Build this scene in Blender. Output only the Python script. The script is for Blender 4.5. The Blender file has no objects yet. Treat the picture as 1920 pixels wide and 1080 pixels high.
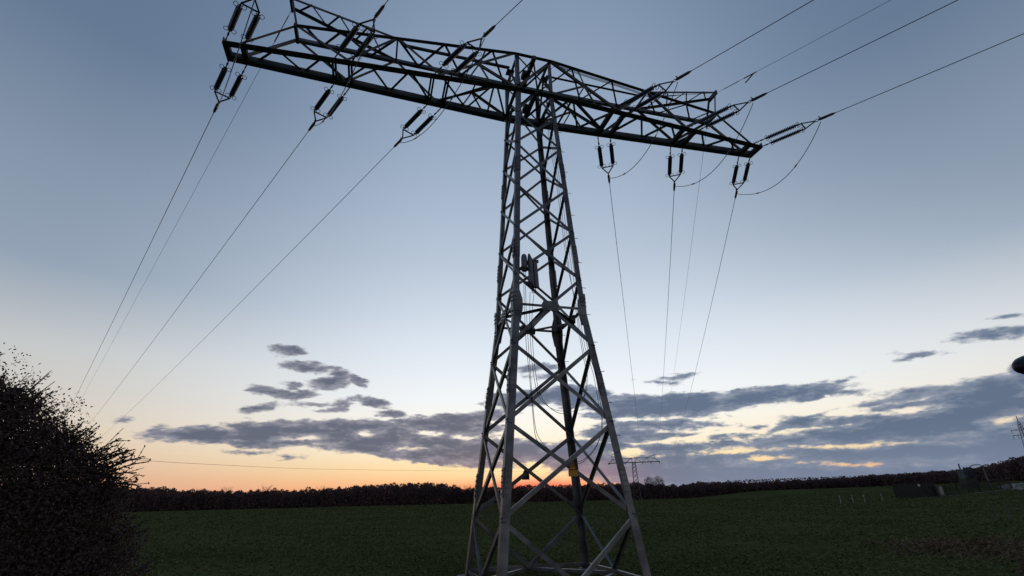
import bpy, bmesh, math, random
import numpy as np
from mathutils import Vector, Matrix

SC = bpy.context.scene
COL = SC.collection
RNG = np.random.default_rng(7)
random.seed(7)
R = math.radians

# ---------------------------------------------------------------- camera
CAM = Vector((-4.554, -12.942, 1.6))
cd = bpy.data.cameras.new('camera')
cam = bpy.data.objects.new('camera', cd)
COL.objects.link(cam)
right = Vector((0.96268547, -0.26973469, -0.02190636))
up = Vector((-0.08778608, -0.387827, 0.91754227))
fwd = Vector((0.25598886, 0.88138154, 0.39703437))
m = Matrix((right, up, -fwd)).transposed().to_4x4()
m.translation = CAM
cam.matrix_world = m
cd.sensor_width = 36.0
cd.lens = 913.74 / 1920 * 36.0
cd.clip_start = 0.05
cd.clip_end = 6000
SC.camera = cam
SC.cycles.max_bounces = 4
SC.cycles.diffuse_bounces = 3
SC.cycles.glossy_bounces = 2

SC.view_settings.view_transform = 'Standard'
SC.view_settings.look = 'None'
SC.view_settings.exposure = 0.0
SC.view_settings.gamma = 1.0
SC.view_settings.use_curve_mapping = False

SUN_AZ, SUN_EL = 18.0, 0.6          # degrees, clockwise from +Y

CLOUDS=[(-9.166, 15.178, 1.724, 0.505, 0.003), (-7.834, 13.541, 1.892, 0.561, 0.022), (-5.614, 13.415, 1.231, 0.396, -0.077), (-3.586, 12.963, 1.381, 0.566, -0.207), (-4.88, 12.036, 2.309, 0.8, 0.144), (-1.909, 12.296, 1.293, 0.451, -0.384), (-10.554, 10.75, 2.273, 0.583, -0.152), (-8.351, 11.605, 0.947, 0.388, 0.065), (-7.416, 10.666, 1.481, 0.498, 0.054), (-11.37, 9.044, 1.454, 0.429, 0.169), (-2.688, 10.038, 1.499, 0.285, 0.123), (-3.609, 9.333, 1.478, 0.281, 0.087), (-6.217, 9.732, 2.401, 0.221, 0.044), (0.143, 10.181, 1.866, 0.51, -0.179), (1.992, 8.846, 1.877, 0.395, -0.189), (-21.912, 7.423, 0.64, 0.239, 0.244), (-19.198, 6.65, 0.806, 0.244, 0.157), (-15.847, 7.066, 0.786, 0.253, 0.148), (-15.247, 6.302, 4.927, 0.795, 0.001), (-8.143, 6.748, 6.576, 1.38, 0.027), (-0.109, 6.739, 6.721, 1.658, -0.041), (7.962, 7.501, 6.55, 1.147, -0.055), (10.346, 8.353, 5.434, 0.699, 0.042), (13.393, 8.902, 3.061, 0.646, 0.035), (10.397, 5.429, 7.682, 1.24, -0.063), (0.574, 5.369, 6.696, 0.764, -0.049), (-10.507, 5.955, 2.939, 0.718, -0.047), (-18.082, 6.324, 1.885, 0.291, 0.047), (6.896, 4.629, 7.538, 0.775, -0.076), (12.189, 3.722, 4.123, 0.498, -0.1), (15.761, 4.939, 5.357, 1.241, -0.022), (-11.277, 4.822, 1.422, 0.203, 0.018), (-8.053, 4.461, 1.255, 0.154, -0.043), (18.379, 10.687, 5.579, 0.954, 0.037), (23.023, 10.692, 4.289, 1.306, -0.045), (19.152, 13.982, 2.86, 0.427, 0.015), (20.367, 12.964, 2.202, 0.363, -0.039), (29.18, 8.963, 5.547, 1.553, -0.024), (35.457, 8.876, 6.336, 1.395, -0.006), (41.379, 9.073, 5.372, 0.914, -0.006), (45.864, 9.126, 4.285, 0.83, -0.0), (48.264, 9.353, 2.272, 0.408, -0.029), (44.796, 8.667, 2.916, 0.519, 0.044), (50.322, 8.631, 1.066, 0.25, -0.128), (49.729, 9.774, 1.158, 0.146, 0.245), (31.257, 7.079, 5.644, 0.674, -0.056), (36.242, 6.989, 2.935, 0.33, -0.104), (27.705, 6.246, 4.044, 0.902, -0.045), (30.526, 5.833, 3.112, 0.388, 0.002), (35.555, 6.106, 1.741, 0.215, 0.078), (37.473, 7.887, 3.208, 0.273, -0.006), (23.449, 4.447, 7.563, 1.227, -0.032), (32.036, 4.553, 6.616, 0.651, 0.006), (39.462, 4.486, 5.076, 0.415, 0.031), (44.355, 4.536, 5.655, 0.699, 0.044), (49.763, 4.768, 5.523, 1.047, 0.036), (54.609, 4.94, 5.742, 1.616, 0.069), (57.593, 5.211, 4.181, 2.406, -0.0), (60.532, 5.511, 3.283, 2.484, 0.099), (60.855, 7.049, 2.605, 1.058, 0.032), (63.334, 6.994, 2.017, 2.489, -0.163), (54.223, 7.681, 2.371, 0.373, 0.034), (52.579, 7.557, 1.669, 0.328, 0.117), (55.476, 7.981, 2.275, 0.279, -0.034), (57.31, 7.852, 3.05, 0.5, -0.059), (60.119, 7.864, 2.714, 0.644, 0.064), (52.835, 6.998, 1.422, 0.235, 0.045), (55.02, 7.059, 2.482, 0.277, -0.0), (57.574, 6.321, 2.068, 0.539, -0.127), (45.678, 6.252, 2.221, 0.609, -0.03), (48.37, 6.108, 2.645, 0.443, 0.004), (51.781, 6.111, 3.067, 0.428, -0.002), (43.578, 5.761, 1.104, 0.295, 0.279), (54.08, 5.774, 2.093, 0.279, -0.064), (46.712, 6.715, 1.182, 0.196, 0.185), (37.515, 2.206, 15.041, 1.851, -0.02), (49.103, 2.173, 14.193, 2.243, 0.008), (57.898, 2.821, 9.086, 2.889, -0.007), (59.431, 5.649, 4.328, 2.82, 0.012), (57.23, 6.365, 2.478, 1.163, -0.038), (51.339, 4.449, 5.727, 0.933, 0.038), (40.021, 2.206, 12.649, 1.114, -0.023), (28.395, 2.211, 6.672, 1.072, -0.031), (23.081, 3.461, 4.354, 0.827, -0.03), (56.61, 11.223, 1.209, 0.19, -0.125), (55.799, 11.135, 0.723, 0.186, 0.129), (61.524, 11.769, 1.819, 0.355, -0.114), (63.177, 11.731, 1.082, 0.305, -0.244), (63.574, 12.93, 0.69, 0.174, -0.145), (34.526, 11.919, 1.603, 0.287, 0.014), (32.744, 11.61, 1.445, 0.232, -0.082), (37.824, 5.374, 1.317, 0.263, 0.08), (39.921, 5.557, 1.007, 0.159, -0.067), (42.299, 6.171, 1.249, 0.154, 0.104)]
HOLES=[(6.502, 6.934, 1.302, 0.227, -0.086), (10.379, 6.451, 1.196, 0.171, -0.011), (20.35, 7.045, 3.315, 0.576, 0.002), (-6.266, 6.211, 0.933, 0.16, 0.02), (5.006, 5.365, 0.693, 0.111, -0.005), (-0.125, 6.905, 0.448, 0.111, 0.011), (38.6, 3.961, 2.645, 0.209, -0.017), (40.877, 4.042, 1.714, 0.207, -0.057), (41.693, 3.236, 1.344, 0.153, -0.052), (47.603, 3.872, 1.758, 0.145, 0.028), (49.549, 3.927, 2.733, 0.095, 0.007), (48.517, 2.343, 2.004, 0.076, -0.052), (60.507, 4.925, 0.836, 0.236, 0.306), (28.179, 4.279, 1.363, 0.33, -0.039), (23.498, 8.903, 1.515, 0.233, 0.041), (17.694, 8.929, 1.842, 0.294, 0.057), (48.523, 8.552, 0.354, 0.153, -0.12), (29.046, 7.824, 3.475, 0.171, -0.054), (35.244, 7.554, 3.822, 0.166, -0.034), (14.59, 6.672, 1.812, 0.23, -0.019), (54.307, 6.586, 1.781, 0.324, 0.007), (42.131, 7.765, 4.536, 0.472, 0.057), (37.192, 6.273, 3.192, 0.322, 0.04)]
WOOD=[(-200.31, 322.05, 13.84), (-131.8, 302.96, 12.03), (-118.56, 299.59, 10.97), (-105.34, 296.11, 10.17), (-92.12, 292.64, 9.37), (-78.95, 288.95, 9.07), (-65.76, 285.36, 8.52), (-52.61, 281.57, 8.47), (-36.81, 277.14, 8.11), (-26.32, 273.97, 8.37), (-15.86, 270.7, 8.89), (-5.44, 267.22, 9.9), (10.31, 262.58, 10.05), (33.99, 255.83, 9.76), (38.06, 255.26, 8.41), (44.77, 253.94, 7.01), (52.62, 251.52, 7.33), (63.11, 248.35, 7.59), (78.87, 243.71, 7.73), (94.64, 239.18, 7.63), (107.81, 235.49, 7.33), (118.28, 232.22, 7.84), (128.77, 229.05, 8.1), (135.4, 227.42, 7.45), (143.37, 225.53, 6.52), (152.57, 222.84, 6.56), (160.37, 220.2, 7.38), (173.52, 216.4, 7.33), (184.1, 213.66, 6.59), (194.61, 210.6, 6.6), (205.08, 207.33, 7.12), (215.57, 204.17, 7.38), (226.05, 201.0, 7.64), (236.52, 197.73, 8.15), (246.96, 194.36, 8.92), (245.91, 176.98, 8.59), (241.75, 163.89, 8.67), (236.54, 151.13, 8.7), (233.53, 144.82, 8.8), (226.72, 132.48, 8.93), (222.91, 126.35, 9.16), (218.78, 120.09, 9.88), (214.39, 113.94, 10.54), (207.39, 105.18, 10.75), (191.69, 88.53, 10.34), (170.4, 70.18, 9.4)]
EMERGENT=[(-84.36, 285.41, 10.33), (-71.24, 281.29, 11.02), (-52.36, 275.78, 11.08), (-24.59, 268.22, 9.96), (30.67, 251.74, 10.92), (39.62, 249.89, 9.24), (45.84, 248.15, 9.1), (57.93, 244.32, 9.81), (67.49, 241.53, 9.84), (131.41, 219.17, 10.7), (135.74, 217.85, 10.84)]
FIBRE=[[(-0.73, -1.02, 7.58), (-0.76, -1.05, 6.67), (-0.79, -1.18, 5.4), (-0.77, -1.26, 4.67), (-0.75, -1.34, 3.91), (-0.74, -1.4, 3.32), (-0.71, -1.44, 2.94), (-0.55, -1.47, 2.69), (-0.18, -1.22, 2.5), (0.28, -0.92, 2.39), (0.74, -0.61, 2.4), (1.13, -0.36, 2.6), (1.45, -0.15, 2.85), (1.42, -0.54, 3.13), (1.38, -0.78, 3.51), (1.35, -0.77, 3.79), (1.25, -0.78, 4.73), (1.16, -0.59, 5.54), (1.04, -0.59, 7.01), (0.97, -0.45, 8.5), (0.83, -0.43, 11.28), (0.74, -0.25, 13.15)], [(-0.68, -1.02, 7.59), (-0.71, -1.05, 6.67), (-0.73, -1.18, 5.4), (-0.73, -1.26, 4.67), (-0.73, -1.34, 3.91), (-0.71, -1.41, 3.25), (-0.64, -1.44, 2.94), (-0.44, -1.47, 2.69), (-0.11, -1.26, 2.52), (0.33, -0.99, 2.41), (0.72, -0.74, 2.45), (1.1, -0.51, 2.65), (1.44, -0.29, 2.95), (1.41, -0.69, 3.25), (1.37, -0.87, 3.57), (1.34, -0.89, 3.84), (1.25, -0.9, 4.7), (1.17, -0.72, 5.5), (1.04, -0.73, 6.95), (0.97, -0.6, 8.42), (0.84, -0.56, 11.19), (0.75, -0.34, 13.08)], [(-0.58, -1.05, 6.88), (-0.64, -1.11, 6.03), (-0.67, -1.21, 5.11), (-0.65, -1.27, 4.53), (-0.58, -1.33, 4.01), (-0.3, -1.06, 3.8), (0.21, -0.58, 3.73), (0.79, -0.03, 3.86), (1.31, 0.46, 4.15), (1.3, 0.01, 4.3), (1.26, -0.25, 4.62), (1.22, -0.38, 4.98), (1.16, -0.35, 5.61), (1.04, -0.39, 6.92), (0.96, -0.29, 8.57), (0.83, -0.27, 11.39), (0.74, -0.12, 13.26)], [(-0.47, -1.05, 6.82), (-0.58, -1.11, 6.04), (-0.61, -1.21, 5.11), (-0.59, -1.27, 4.53), (-0.52, -1.33, 4.01), (-0.21, -1.05, 3.75), (0.26, -0.63, 3.65), (0.88, -0.09, 3.81), (1.31, 0.3, 4.15), (1.29, -0.13, 4.35), (1.26, -0.34, 4.65), (1.22, -0.47, 5.03), (1.16, -0.45, 5.58), (1.04, -0.47, 6.89), (0.96, -0.17, 8.63), (0.82, -0.14, 11.48), (0.73, 0.02, 13.37)]]
FARLINE=[(-78.32, 149.94, 15.01), (-71.34, 170.6, 15.0), (-56.55, 205.67, 15.77), (-26.32, 258.68, 17.14), (56.03, 335.7, 19.75), (128.72, 381.98, 21.26)]
BUSH=[(-10.9, -2.6, 2.88, 1.5), (-10.42, -2.84, 3.11, 0.8), (-10.23, -2.72, 3.23, 0.5), (-9.98, -2.97, 2.6, 1.0), (-9.9, -2.67, 2.89, 0.5), (-9.64, -2.76, 2.41, 0.75), (-9.53, -2.48, 2.48, 0.45), (-9.16, -2.8, 2.2, 0.55), (-9.12, -2.37, 2.23, 0.4), (-9.53, -2.97, 1.81, 0.95), (-9.85, -3.0, 1.59, 1.1), (-9.03, -2.65, 1.8, 0.65), (-8.8, -2.51, 1.84, 0.45), (-11.29, -1.95, 1.69, 1.6), (-9.33, -2.91, 1.06, 1.0), (-8.97, -2.38, 1.16, 0.8), (-8.67, -2.16, 1.21, 0.55), (-9.61, -3.05, 0.54, 1.0), (-8.81, -2.83, 0.53, 0.9), (-8.46, -2.29, 0.62, 0.65), (-10.37, -2.95, 3.58, 0.28), (-10.16, -2.8, 3.62, 0.25), (-10.47, -3.08, 3.68, 0.3)]
SPRAY=[((-9.07, -2.49, 2.22), (-8.2, -2.86, 2.48)), ((-9.17, -2.39, 2.31), (-8.54, -2.69, 2.57)), ((-9.05, -2.57, 2.13), (-8.25, -2.84, 2.22)), ((-9.17, -2.54, 2.39), (-8.66, -2.81, 2.66)), ((-8.96, -2.45, 2.05), (-8.55, -2.58, 2.07)), ((-9.44, -2.5, 2.48), (-8.95, -2.78, 2.78)), ((-9.57, -2.65, 2.63), (-9.25, -2.85, 2.87)), ((-10.03, -2.63, 2.89), (-9.68, -2.93, 3.34)), ((-10.23, -2.72, 3.23), (-9.91, -3.01, 3.66)), ((-10.35, -2.87, 3.37), (-10.21, -3.05, 3.68)), ((-10.53, -2.89, 3.54), (-10.47, -3.03, 3.81)), ((-9.9, -2.48, 2.74), (-9.53, -2.8, 3.19)), ((-9.3, -2.32, 2.23), (-8.74, -2.56, 2.42)), ((-8.82, -2.58, 2.0), (-8.17, -2.77, 2.01)), ((-10.32, -2.73, 3.31), (-10.08, -2.96, 3.67)), ((-9.95, -2.69, 2.97), (-9.55, -2.87, 3.11)), ((-9.71, -2.46, 2.57), (-9.4, -2.74, 2.97)), ((-9.29, -2.63, 2.42), (-8.75, -2.88, 2.62)), ((-10.54, -2.99, 3.52), (-10.55, -3.1, 3.76))]
LAMP_TIP=(10.61, -4.95, 4.31)
LAMP_MID=(11.21, -4.94, 4.4)
LAMP_POLE=(12.79, -4.94, 4.39)
FENCE0=(98.8, 69.0, -0.11)
FENCE1=(106.61, 66.61, 0.16)
KERB0=(106.07, 65.55, 0.35)
KERB1=(120.56, 60.89, 1.33)
LAMPPOST=(122.03, 66.36, 3.37)
LAMPPOST_TOP=(120.91, 65.46, 6.08)
LAMPPOST_END=(118.67, 66.28, 5.72)
TRAFO=(128.08, 74.94, 3.08)
TRAFO_TOP=(127.36, 73.43, 6.91)
PILLAR=(106.53, 65.98, 0.35)
STAKE0=(62.82, 49.12, 0.0)
STAKE1=(69.33, 52.85, 0.0)
STAKE2=(72.85, 53.84, 0.0)
STAKE3=(78.45, 55.41, 0.0)
POST0=(33.64, 11.26, 0.0)
POST1=(37.09, 12.73, 0.0)
PYLON=(392.74, 207.71, 11.22)
PYLON_TOP=(380.52, 196.78, 43.36)
ARMA=(378.83, 201.18, 34.68)
ARMB=(378.51, 202.76, 31.38)
FARTOWER=(97.7, 173.2, 1.0)
FARARML=(87.12, 170.68, 13.42)
FARARMR=(104.5, 165.64, 13.41)
SIGN=(0.12, -1.52, 2.19)
SIGN2=(-0.05, 1.52, 2.24)
CANT=(-0.73, -1.0, 7.98)
CANB=(-0.73, -1.02, 7.53)
PANT=(-0.49, -1.01, 7.91)
PANB=(-0.46, -1.04, 6.94)
RD0=(126.95, 66.42, 2.57)
RD1=(118.02, 60.33, 1.7)
RD2=(104.35, 51.39, 0.14)

def lin(c):
    out = []
    for v in c:
        v /= 255.0
        out.append(v / 12.92 if v <= 0.04045 else ((v + 0.055) / 1.055) ** 2.4)
    return out


# ---------------------------------------------------------------- sky
def build_world():
    w = bpy.data.worlds.new('World')
    SC.world = w
    w.use_nodes = True
    w.cycles.sampling_method = 'MANUAL'
    w.cycles.sample_map_resolution = 256
    nt = w.node_tree
    N, L = nt.nodes, nt.links
    N.clear()

    def con(sock, v):
        if isinstance(v, bpy.types.NodeSocket):
            L.new(v, sock)
        else:
            sock.default_value = v

    def M(op, a, b=0.0, c=0.0, clamp=False):
        n = N.new('ShaderNodeMath')
        n.operation = op
        n.use_clamp = clamp
        con(n.inputs[0], a)
        con(n.inputs[1], b)
        con(n.inputs[2], c)
        return n.outputs[0]

    def MR(v, a, b, lo=0.0, hi=1.0, smooth=True):
        n = N.new('ShaderNodeMapRange')
        n.interpolation_type = 'SMOOTHSTEP' if smooth else 'LINEAR'
        con(n.inputs['Value'], v)
        n.inputs['From Min'].default_value = a
        n.inputs['From Max'].default_value = b
        n.inputs['To Min'].default_value = lo
        n.inputs['To Max'].default_value = hi
        return n.outputs['Result']

    def MIX(f, a, b, blend='MIX'):
        n = N.new('ShaderNodeMix')
        n.data_type = 'RGBA'
        n.blend_type = blend
        con(n.inputs[0], f)
        con(n.inputs[6], a)
        con(n.inputs[7], b)
        return n.outputs[2]

    def RAMP(v, stops):
        n = N.new('ShaderNodeValToRGB')
        el = n.color_ramp.elements
        for i, (e, c) in enumerate(stops):
            p = math.sqrt(max(e, 0) / 90.0)
            s = el[i] if i < 2 else el.new(p)
            s.position = p
            s.color = (*lin(c), 1)
        L.new(v, n.inputs[0])
        return n.outputs[0]

    tc = N.new('ShaderNodeTexCoord')
    sep = N.new('ShaderNodeSeparateXYZ')
    L.new(tc.outputs['Generated'], sep.inputs[0])
    X, Y, Z = sep.outputs
    el = M('MULTIPLY', M('ARCSINE', Z), 57.29578)
    az = M('MULTIPLY', M('ARCTAN2', X, Y), 57.29578)
    # angular distance in azimuth from the sunset
    da = M('ABSOLUTE', M('SUBTRACT', M('MODULO', M('ADD', M('SUBTRACT', az, SUN_AZ), 540.0), 360.0), 180.0))
    raw = da
    da = M('MULTIPLY', da, M('ADD', 1.0, M('MULTIPLY', MR(az, 17.0, 22.0, 0.0, 1.0), MR(el, 7.0, 32.0, -0.40, 0.04))))
    t = M('SQRT', M('DIVIDE', M('MAXIMUM', el, 0.0), 90.0))

    near = RAMP(t, [(0, NEAR[0][1]), (90, NEAR[-1][1])] + NEAR[1:-1])
    side = RAMP(t, [(0, SIDE[0][1]), (90, SIDE[-1][1])] + SIDE[1:-1])
    back = RAMP(t, [(0, BACK[0][1]), (90, BACK[-1][1])] + BACK[1:-1])
    sky = MIX(MR(da, 7.0, 52.0), near, side)
    sky = MIX(MR(da, 50.0, 150.0), sky, back)
    # red afterglow hugging the horizon where the sun went down
    gx = M('DIVIDE', raw, 5.5)
    gy = M('DIVIDE', M('SUBTRACT', el, 1.15), 0.75)
    glow = M('EXPONENT', M('MULTIPLY', M('ADD', M('MULTIPLY', gx, gx), M('MULTIPLY', gy, gy)), -1.0))
    sky = MIX(M('MULTIPLY', glow, 0.92), sky, (*lin((255, 92, 84)), 1))

    gx = M('DIVIDE', da, 11.0)
    gy = M('DIVIDE', M('SUBTRACT', el, 3.2), 1.3)
    glow = M('EXPONENT', M('MULTIPLY', M('ADD', M('MULTIPLY', gx, gx), M('MULTIPLY', gy, gy)), -1.0))
    sky = MIX(M('MULTIPLY', glow, 0.6), sky, (*lin((255, 238, 184)), 1))

    # ---- clouds, fixed to the sky by azimuth and elevation
    cmb = N.new('ShaderNodeCombineXYZ')
    L.new(az, cmb.inputs[0])
    L.new(el, cmb.inputs[1])
    sc = N.new('ShaderNodeVectorMath')
    sc.operation = 'MULTIPLY'
    L.new(cmb.outputs[0], sc.inputs[0])
    sc.inputs[1].default_value = (0.34, 1.0, 1.0)

    def noise(scale, detail, rough, off=0.0, src=None):
        n = N.new('ShaderNodeTexNoise')
        n.inputs['Scale'].default_value = scale
        n.inputs['Detail'].default_value = detail
        n.inputs['Roughness'].default_value = rough
        a = N.new('ShaderNodeVectorMath')
        a.operation = 'ADD'
        L.new(src or sc.outputs[0], a.inputs[0])
        a.inputs[1].default_value = (off, off * 1.7, off * 0.3)
        L.new(a.outputs[0], n.inputs['Vector'])
        return n
    wn = noise(0.55, 3.0, 0.5, 3.1)
    wsub = N.new('ShaderNodeVectorMath')
    wsub.operation = 'MULTIPLY_ADD'
    L.new(wn.outputs['Color'], wsub.inputs[0])
    wsub.inputs[1].default_value = (2.4, 0.9, 0)
    wsub.inputs[2].default_value = (-1.2, -0.45, 0)
    pos = N.new('ShaderNodeVectorMath')
    pos.operation = 'ADD'
    L.new(cmb.outputs[0], pos.inputs[0])
    L.new(wsub.outputs[0], pos.inputs[1])

    def blob(e, sign, field):
        mp = N.new('ShaderNodeMapping')
        mp.vector_type = 'TEXTURE'
        if field is None:
            L.new(pos.outputs[0], mp.inputs['Vector'])
        else:      # tie each blob to the one before so that they are worked out one after another
            ch = N.new('ShaderNodeVectorMath')
            ch.operation = 'MULTIPLY_ADD'
            L.new(field, ch.inputs[0])
            ch.inputs[1].default_value = (1e-7, 1e-7, 0)
            L.new(pos.outputs[0], ch.inputs[2])
            L.new(ch.outputs[0], mp.inputs['Vector'])
        mp.inputs['Location'].default_value = (e[0], e[1], 0)
        mp.inputs['Rotation'].default_value = (0, 0, e[4])
        mp.inputs['Scale'].default_value = (e[2], e[3], 1)
        ln = N.new('ShaderNodeVectorMath')
        ln.operation = 'LENGTH'
        L.new(mp.outputs[0], ln.inputs[0])
        k = min(e[3], 1.6)
        return M('MULTIPLY_ADD', ln.outputs['Value'], -k * sign, k * sign)
    field = None
    for e in CLOUDS:
        b = blob(e, 1.0, field)
        field = b if field is None else M('SMOOTH_MAX', field, b, 0.12)
    for e in HOLES:
        field = M('SMOOTH_MIN', field, blob(e, -1.0, field), 0.1)
    n1 = noise(1.25, 8.0, 0.58, 0.0, None)
    n2 = noise(0.33, 3.0, 0.5, 9.0)
    f = M('ADD', field, M('MULTIPLY_ADD', n1.outputs['Fac'], M('SUBTRACT', 1.08, MR(az, 44.0, 58.0, 0.0, 0.55)), M('ADD', -0.42, MR(az, 44.0, 58.0, 0.0, 0.30))))
    n3 = noise(3.6, 5.0, 0.55, 4.0)
    f = M('ADD', f, M('MULTIPLY_ADD', n3.outputs['Fac'], 0.5, -0.25))
    alpha = MR(f, -0.06, 0.26)
    billow = M('ADD', M('MULTIPLY_ADD', n1.outputs['Fac'], 1.15, -0.575), M('MULTIPLY_ADD', n3.outputs['Fac'], 0.5, -0.25))
    core = MR(M('ADD', M('MINIMUM', f, 0.9), M('ADD', billow, M('MULTIPLY_ADD', n2.outputs['Fac'], 0.9, -0.45))), -0.15, 0.85)
    alpha = M('MULTIPLY', alpha, MR(M('ADD', billow, M('MULTIPLY', f, 0.5)), -0.5, 0.25, 0.92, 1.0))
    clear = M('MULTIPLY', MR(raw, 9.0, 4.0), MR(el, 2.3, 1.4))
    alpha = M('MULTIPLY', alpha, M('SUBTRACT', 1.0, M('MULTIPLY', clear, 0.9)))
    slate = MIX(core, (*lin((140, 150, 168)), 1), (*lin((90, 108, 134)), 1))
    mauve = MIX(core, (*lin((150, 150, 162)), 1), (*lin((94, 101, 120)), 1))
    cc = MIX(MR(az, 11.0, 24.0), mauve, slate)
    # undersides low over the sunset are pinkish, higher ones cooler
    pink = M('MULTIPLY', MR(el, 5.2, 1.0), MR(raw, 17.0, 4.0))
    cc = MIX(M('MULTIPLY', pink, 0.55), cc, (*lin((186, 134, 138)), 1))
    hz = M('MULTIPLY', MR(el, 6.0, 0.5), MR(az, 20.0, 40.0))
    cc = MIX(M('MULTIPLY', hz, 0.65), cc, (*lin((124, 141, 166)), 1))
    sky = MIX(M('MULTIPLY', alpha, 0.98), sky, cc)

    # dark earth below the horizon
    sky = MIX(MR(el, 0.0, -0.6), sky, (*lin((30, 32, 26)), 1))

    bg = N.new('ShaderNodeBackground')
    L.new(sky, bg.inputs['Color'])
    bg.inputs['Strength'].default_value = 1.0
    # thin physical dusk sky under the graded one
    ns = N.new('ShaderNodeTexSky')
    ns.sky_type = 'NISHITA'
    ns.sun_disc = False
    ns.sun_elevation = R(SUN_EL)
    ns.sun_rotation = R(SUN_AZ)
    bn = N.new('ShaderNodeBackground')
    L.new(ns.outputs[0], bn.inputs['Color'])
    bn.inputs['Strength'].default_value = 0.004
    add = N.new('ShaderNodeAddShader')
    L.new(bg.outputs[0], add.inputs[0])
    L.new(bn.outputs[0], add.inputs[1])
    out = N.new('ShaderNodeOutputWorld')
    L.new(add.outputs[0], out.inputs['Surface'])


NEAR = [(0, (255, 118, 92)), (1.2, (255, 174, 120)), (2.2, (255, 204, 148)), (3.2, (255, 222, 168)), (4.8, (255, 238, 204)), (7.5, (252, 247, 234)),
        (10.5, (243, 247, 249)), (16.5, (222, 232, 243)), (26, (186, 200, 217)), (38, (157, 175, 198)), (53, (131, 150, 175)), (70, (108, 128, 158)), (90, (86, 106, 140))]
SIDE = [(0, (208, 160, 142)), (2.2, (218, 174, 150)), (4.4, (220, 192, 168)), (6.5, (218, 204, 186)), (9, (208, 202, 194)), (13, (196, 199, 200)),
        (20, (146, 162, 180)), (28, (134, 150, 170)), (40, (101, 121, 148)), (55, (94, 114, 144)), (90, (86, 106, 140))]
BACK = [(0, (168, 160, 168)), (6, (162, 160, 174)), (15, (136, 143, 163)), (30, (80, 94, 122)), (60, (66, 84, 116)), (90, (86, 106, 140))]
build_world()

sl = bpy.data.lights.new('low_sun', 'SUN')
sl.energy = 0.25
sl.angle = R(0.53)
sl.color = (1.0, 0.55, 0.32)
so = bpy.data.objects.new('low_sun', sl)
COL.objects.link(so)
sd = Vector((math.sin(R(SUN_AZ)) * math.cos(R(SUN_EL)), math.cos(R(SUN_AZ)) * math.cos(R(SUN_EL)), math.sin(R(SUN_EL))))
so.rotation_euler = sd.to_track_quat('Z', 'Y').to_euler()
so.location = sd * 500


# ---------------------------------------------------------------- helpers
def mat(name, c1, c2, scale=4.0, rough=0.7, metal=0.0, bump=0.0, detail=6.0, spec=0.4):
    m = bpy.data.materials.new(name)
    m.use_nodes = True
    nt = m.node_tree
    b = nt.nodes['Principled BSDF']
    tc = nt.nodes.new('ShaderNodeTexCoord')
    n = nt.nodes.new('ShaderNodeTexNoise')
    n.inputs['Scale'].default_value = scale
    n.inputs['Detail'].default_value = detail
    nt.links.new(tc.outputs['Object'], n.inputs['Vector'])
    r = nt.nodes.new('ShaderNodeValToRGB')
    r.color_ramp.elements[0].position = 0.32
    r.color_ramp.elements[1].position = 0.68
    r.color_ramp.elements[0].color = (*c1, 1)
    r.color_ramp.elements[1].color = (*c2, 1)
    nt.links.new(n.outputs['Fac'], r.inputs[0])
    nt.links.new(r.outputs[0], b.inputs['Base Color'])
    b.inputs['Roughness'].default_value = rough
    b.inputs['Metallic'].default_value = metal
    b.inputs['Specular IOR Level'].default_value = spec
    if bump:
        bp = nt.nodes.new('ShaderNodeBump')
        bp.inputs['Strength'].default_value = bump
        bp.inputs['Distance'].default_value = 0.02
        nt.links.new(n.outputs['Fac'], bp.inputs['Height'])
        nt.links.new(bp.outputs[0], b.inputs['Normal'])
    return m


STEEL = mat('weathered_galvanized_steel', (0.075, 0.083, 0.088), (0.185, 0.195, 0.20), 2.2, 0.44, 0.55, 0.15)
STEEL_DARK = mat('old_painted_steel', (0.05, 0.055, 0.055), (0.11, 0.115, 0.11), 3.0, 0.7, 0.1, 0.15)
IRON = mat('cast_iron_fitting', (0.035, 0.036, 0.038), (0.075, 0.075, 0.078), 12, 0.55, 0.4)
GLAZE = mat('glazed_blue_grey_porcelain', (0.020, 0.040, 0.070), (0.035, 0.062, 0.10), 8, 0.28, 0.0, 0, 2, 0.6)
CABLE = mat('aluminium_conductor', (0.10, 0.10, 0.105), (0.16, 0.16, 0.165), 20, 0.5, 0.5)
RUBBER = mat('black_cable_sheath', (0.012, 0.012, 0.013), (0.024, 0.024, 0.026), 10, 0.6)
PLASTIC = mat('grey_splice_plastic', (0.12, 0.13, 0.15), (0.17, 0.18, 0.20), 5, 0.5)
SIGNY = mat('sign_yellow_enamel', (0.50, 0.215, 0.010), (0.62, 0.27, 0.014), 6, 0.45)
SIGNK = mat('sign_black_enamel', (0.014, 0.012, 0.012), (0.022, 0.018, 0.018), 6, 0.5)
SOIL = mat('winter_crop_ground', (0.049, 0.056, 0.022), (0.082, 0.091, 0.036), 0.10, 1.0, 0, 0.3, 10, 0.0)
LEAFCROP = mat('green_crop_leaf', (0.095, 0.110, 0.042), (0.128, 0.145, 0.058), 0.15, 1.0, 0, 0, 8, 0.0)
DRYGRASS = mat('dry_verge_grass', (0.10, 0.080, 0.046), (0.16, 0.122, 0.072), 1.2, 0.85, 0, 0, 4, 0.15)
LEAFBUSH = mat('autumn_bush_leaf', (0.062, 0.043, 0.041), (0.092, 0.064, 0.060), 3.0, 0.75, 0, 0, 4, 0.2)
BARK = mat('dark_bark', (0.03, 0.021, 0.018), (0.06, 0.044, 0.036), 9, 0.9, 0, 0.5)
WOODM = mat('bare_autumn_wood', (0.098, 0.066, 0.064), (0.135, 0.088, 0.082), 0.12, 0.9, 0, 0, 8, 0.1)
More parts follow.
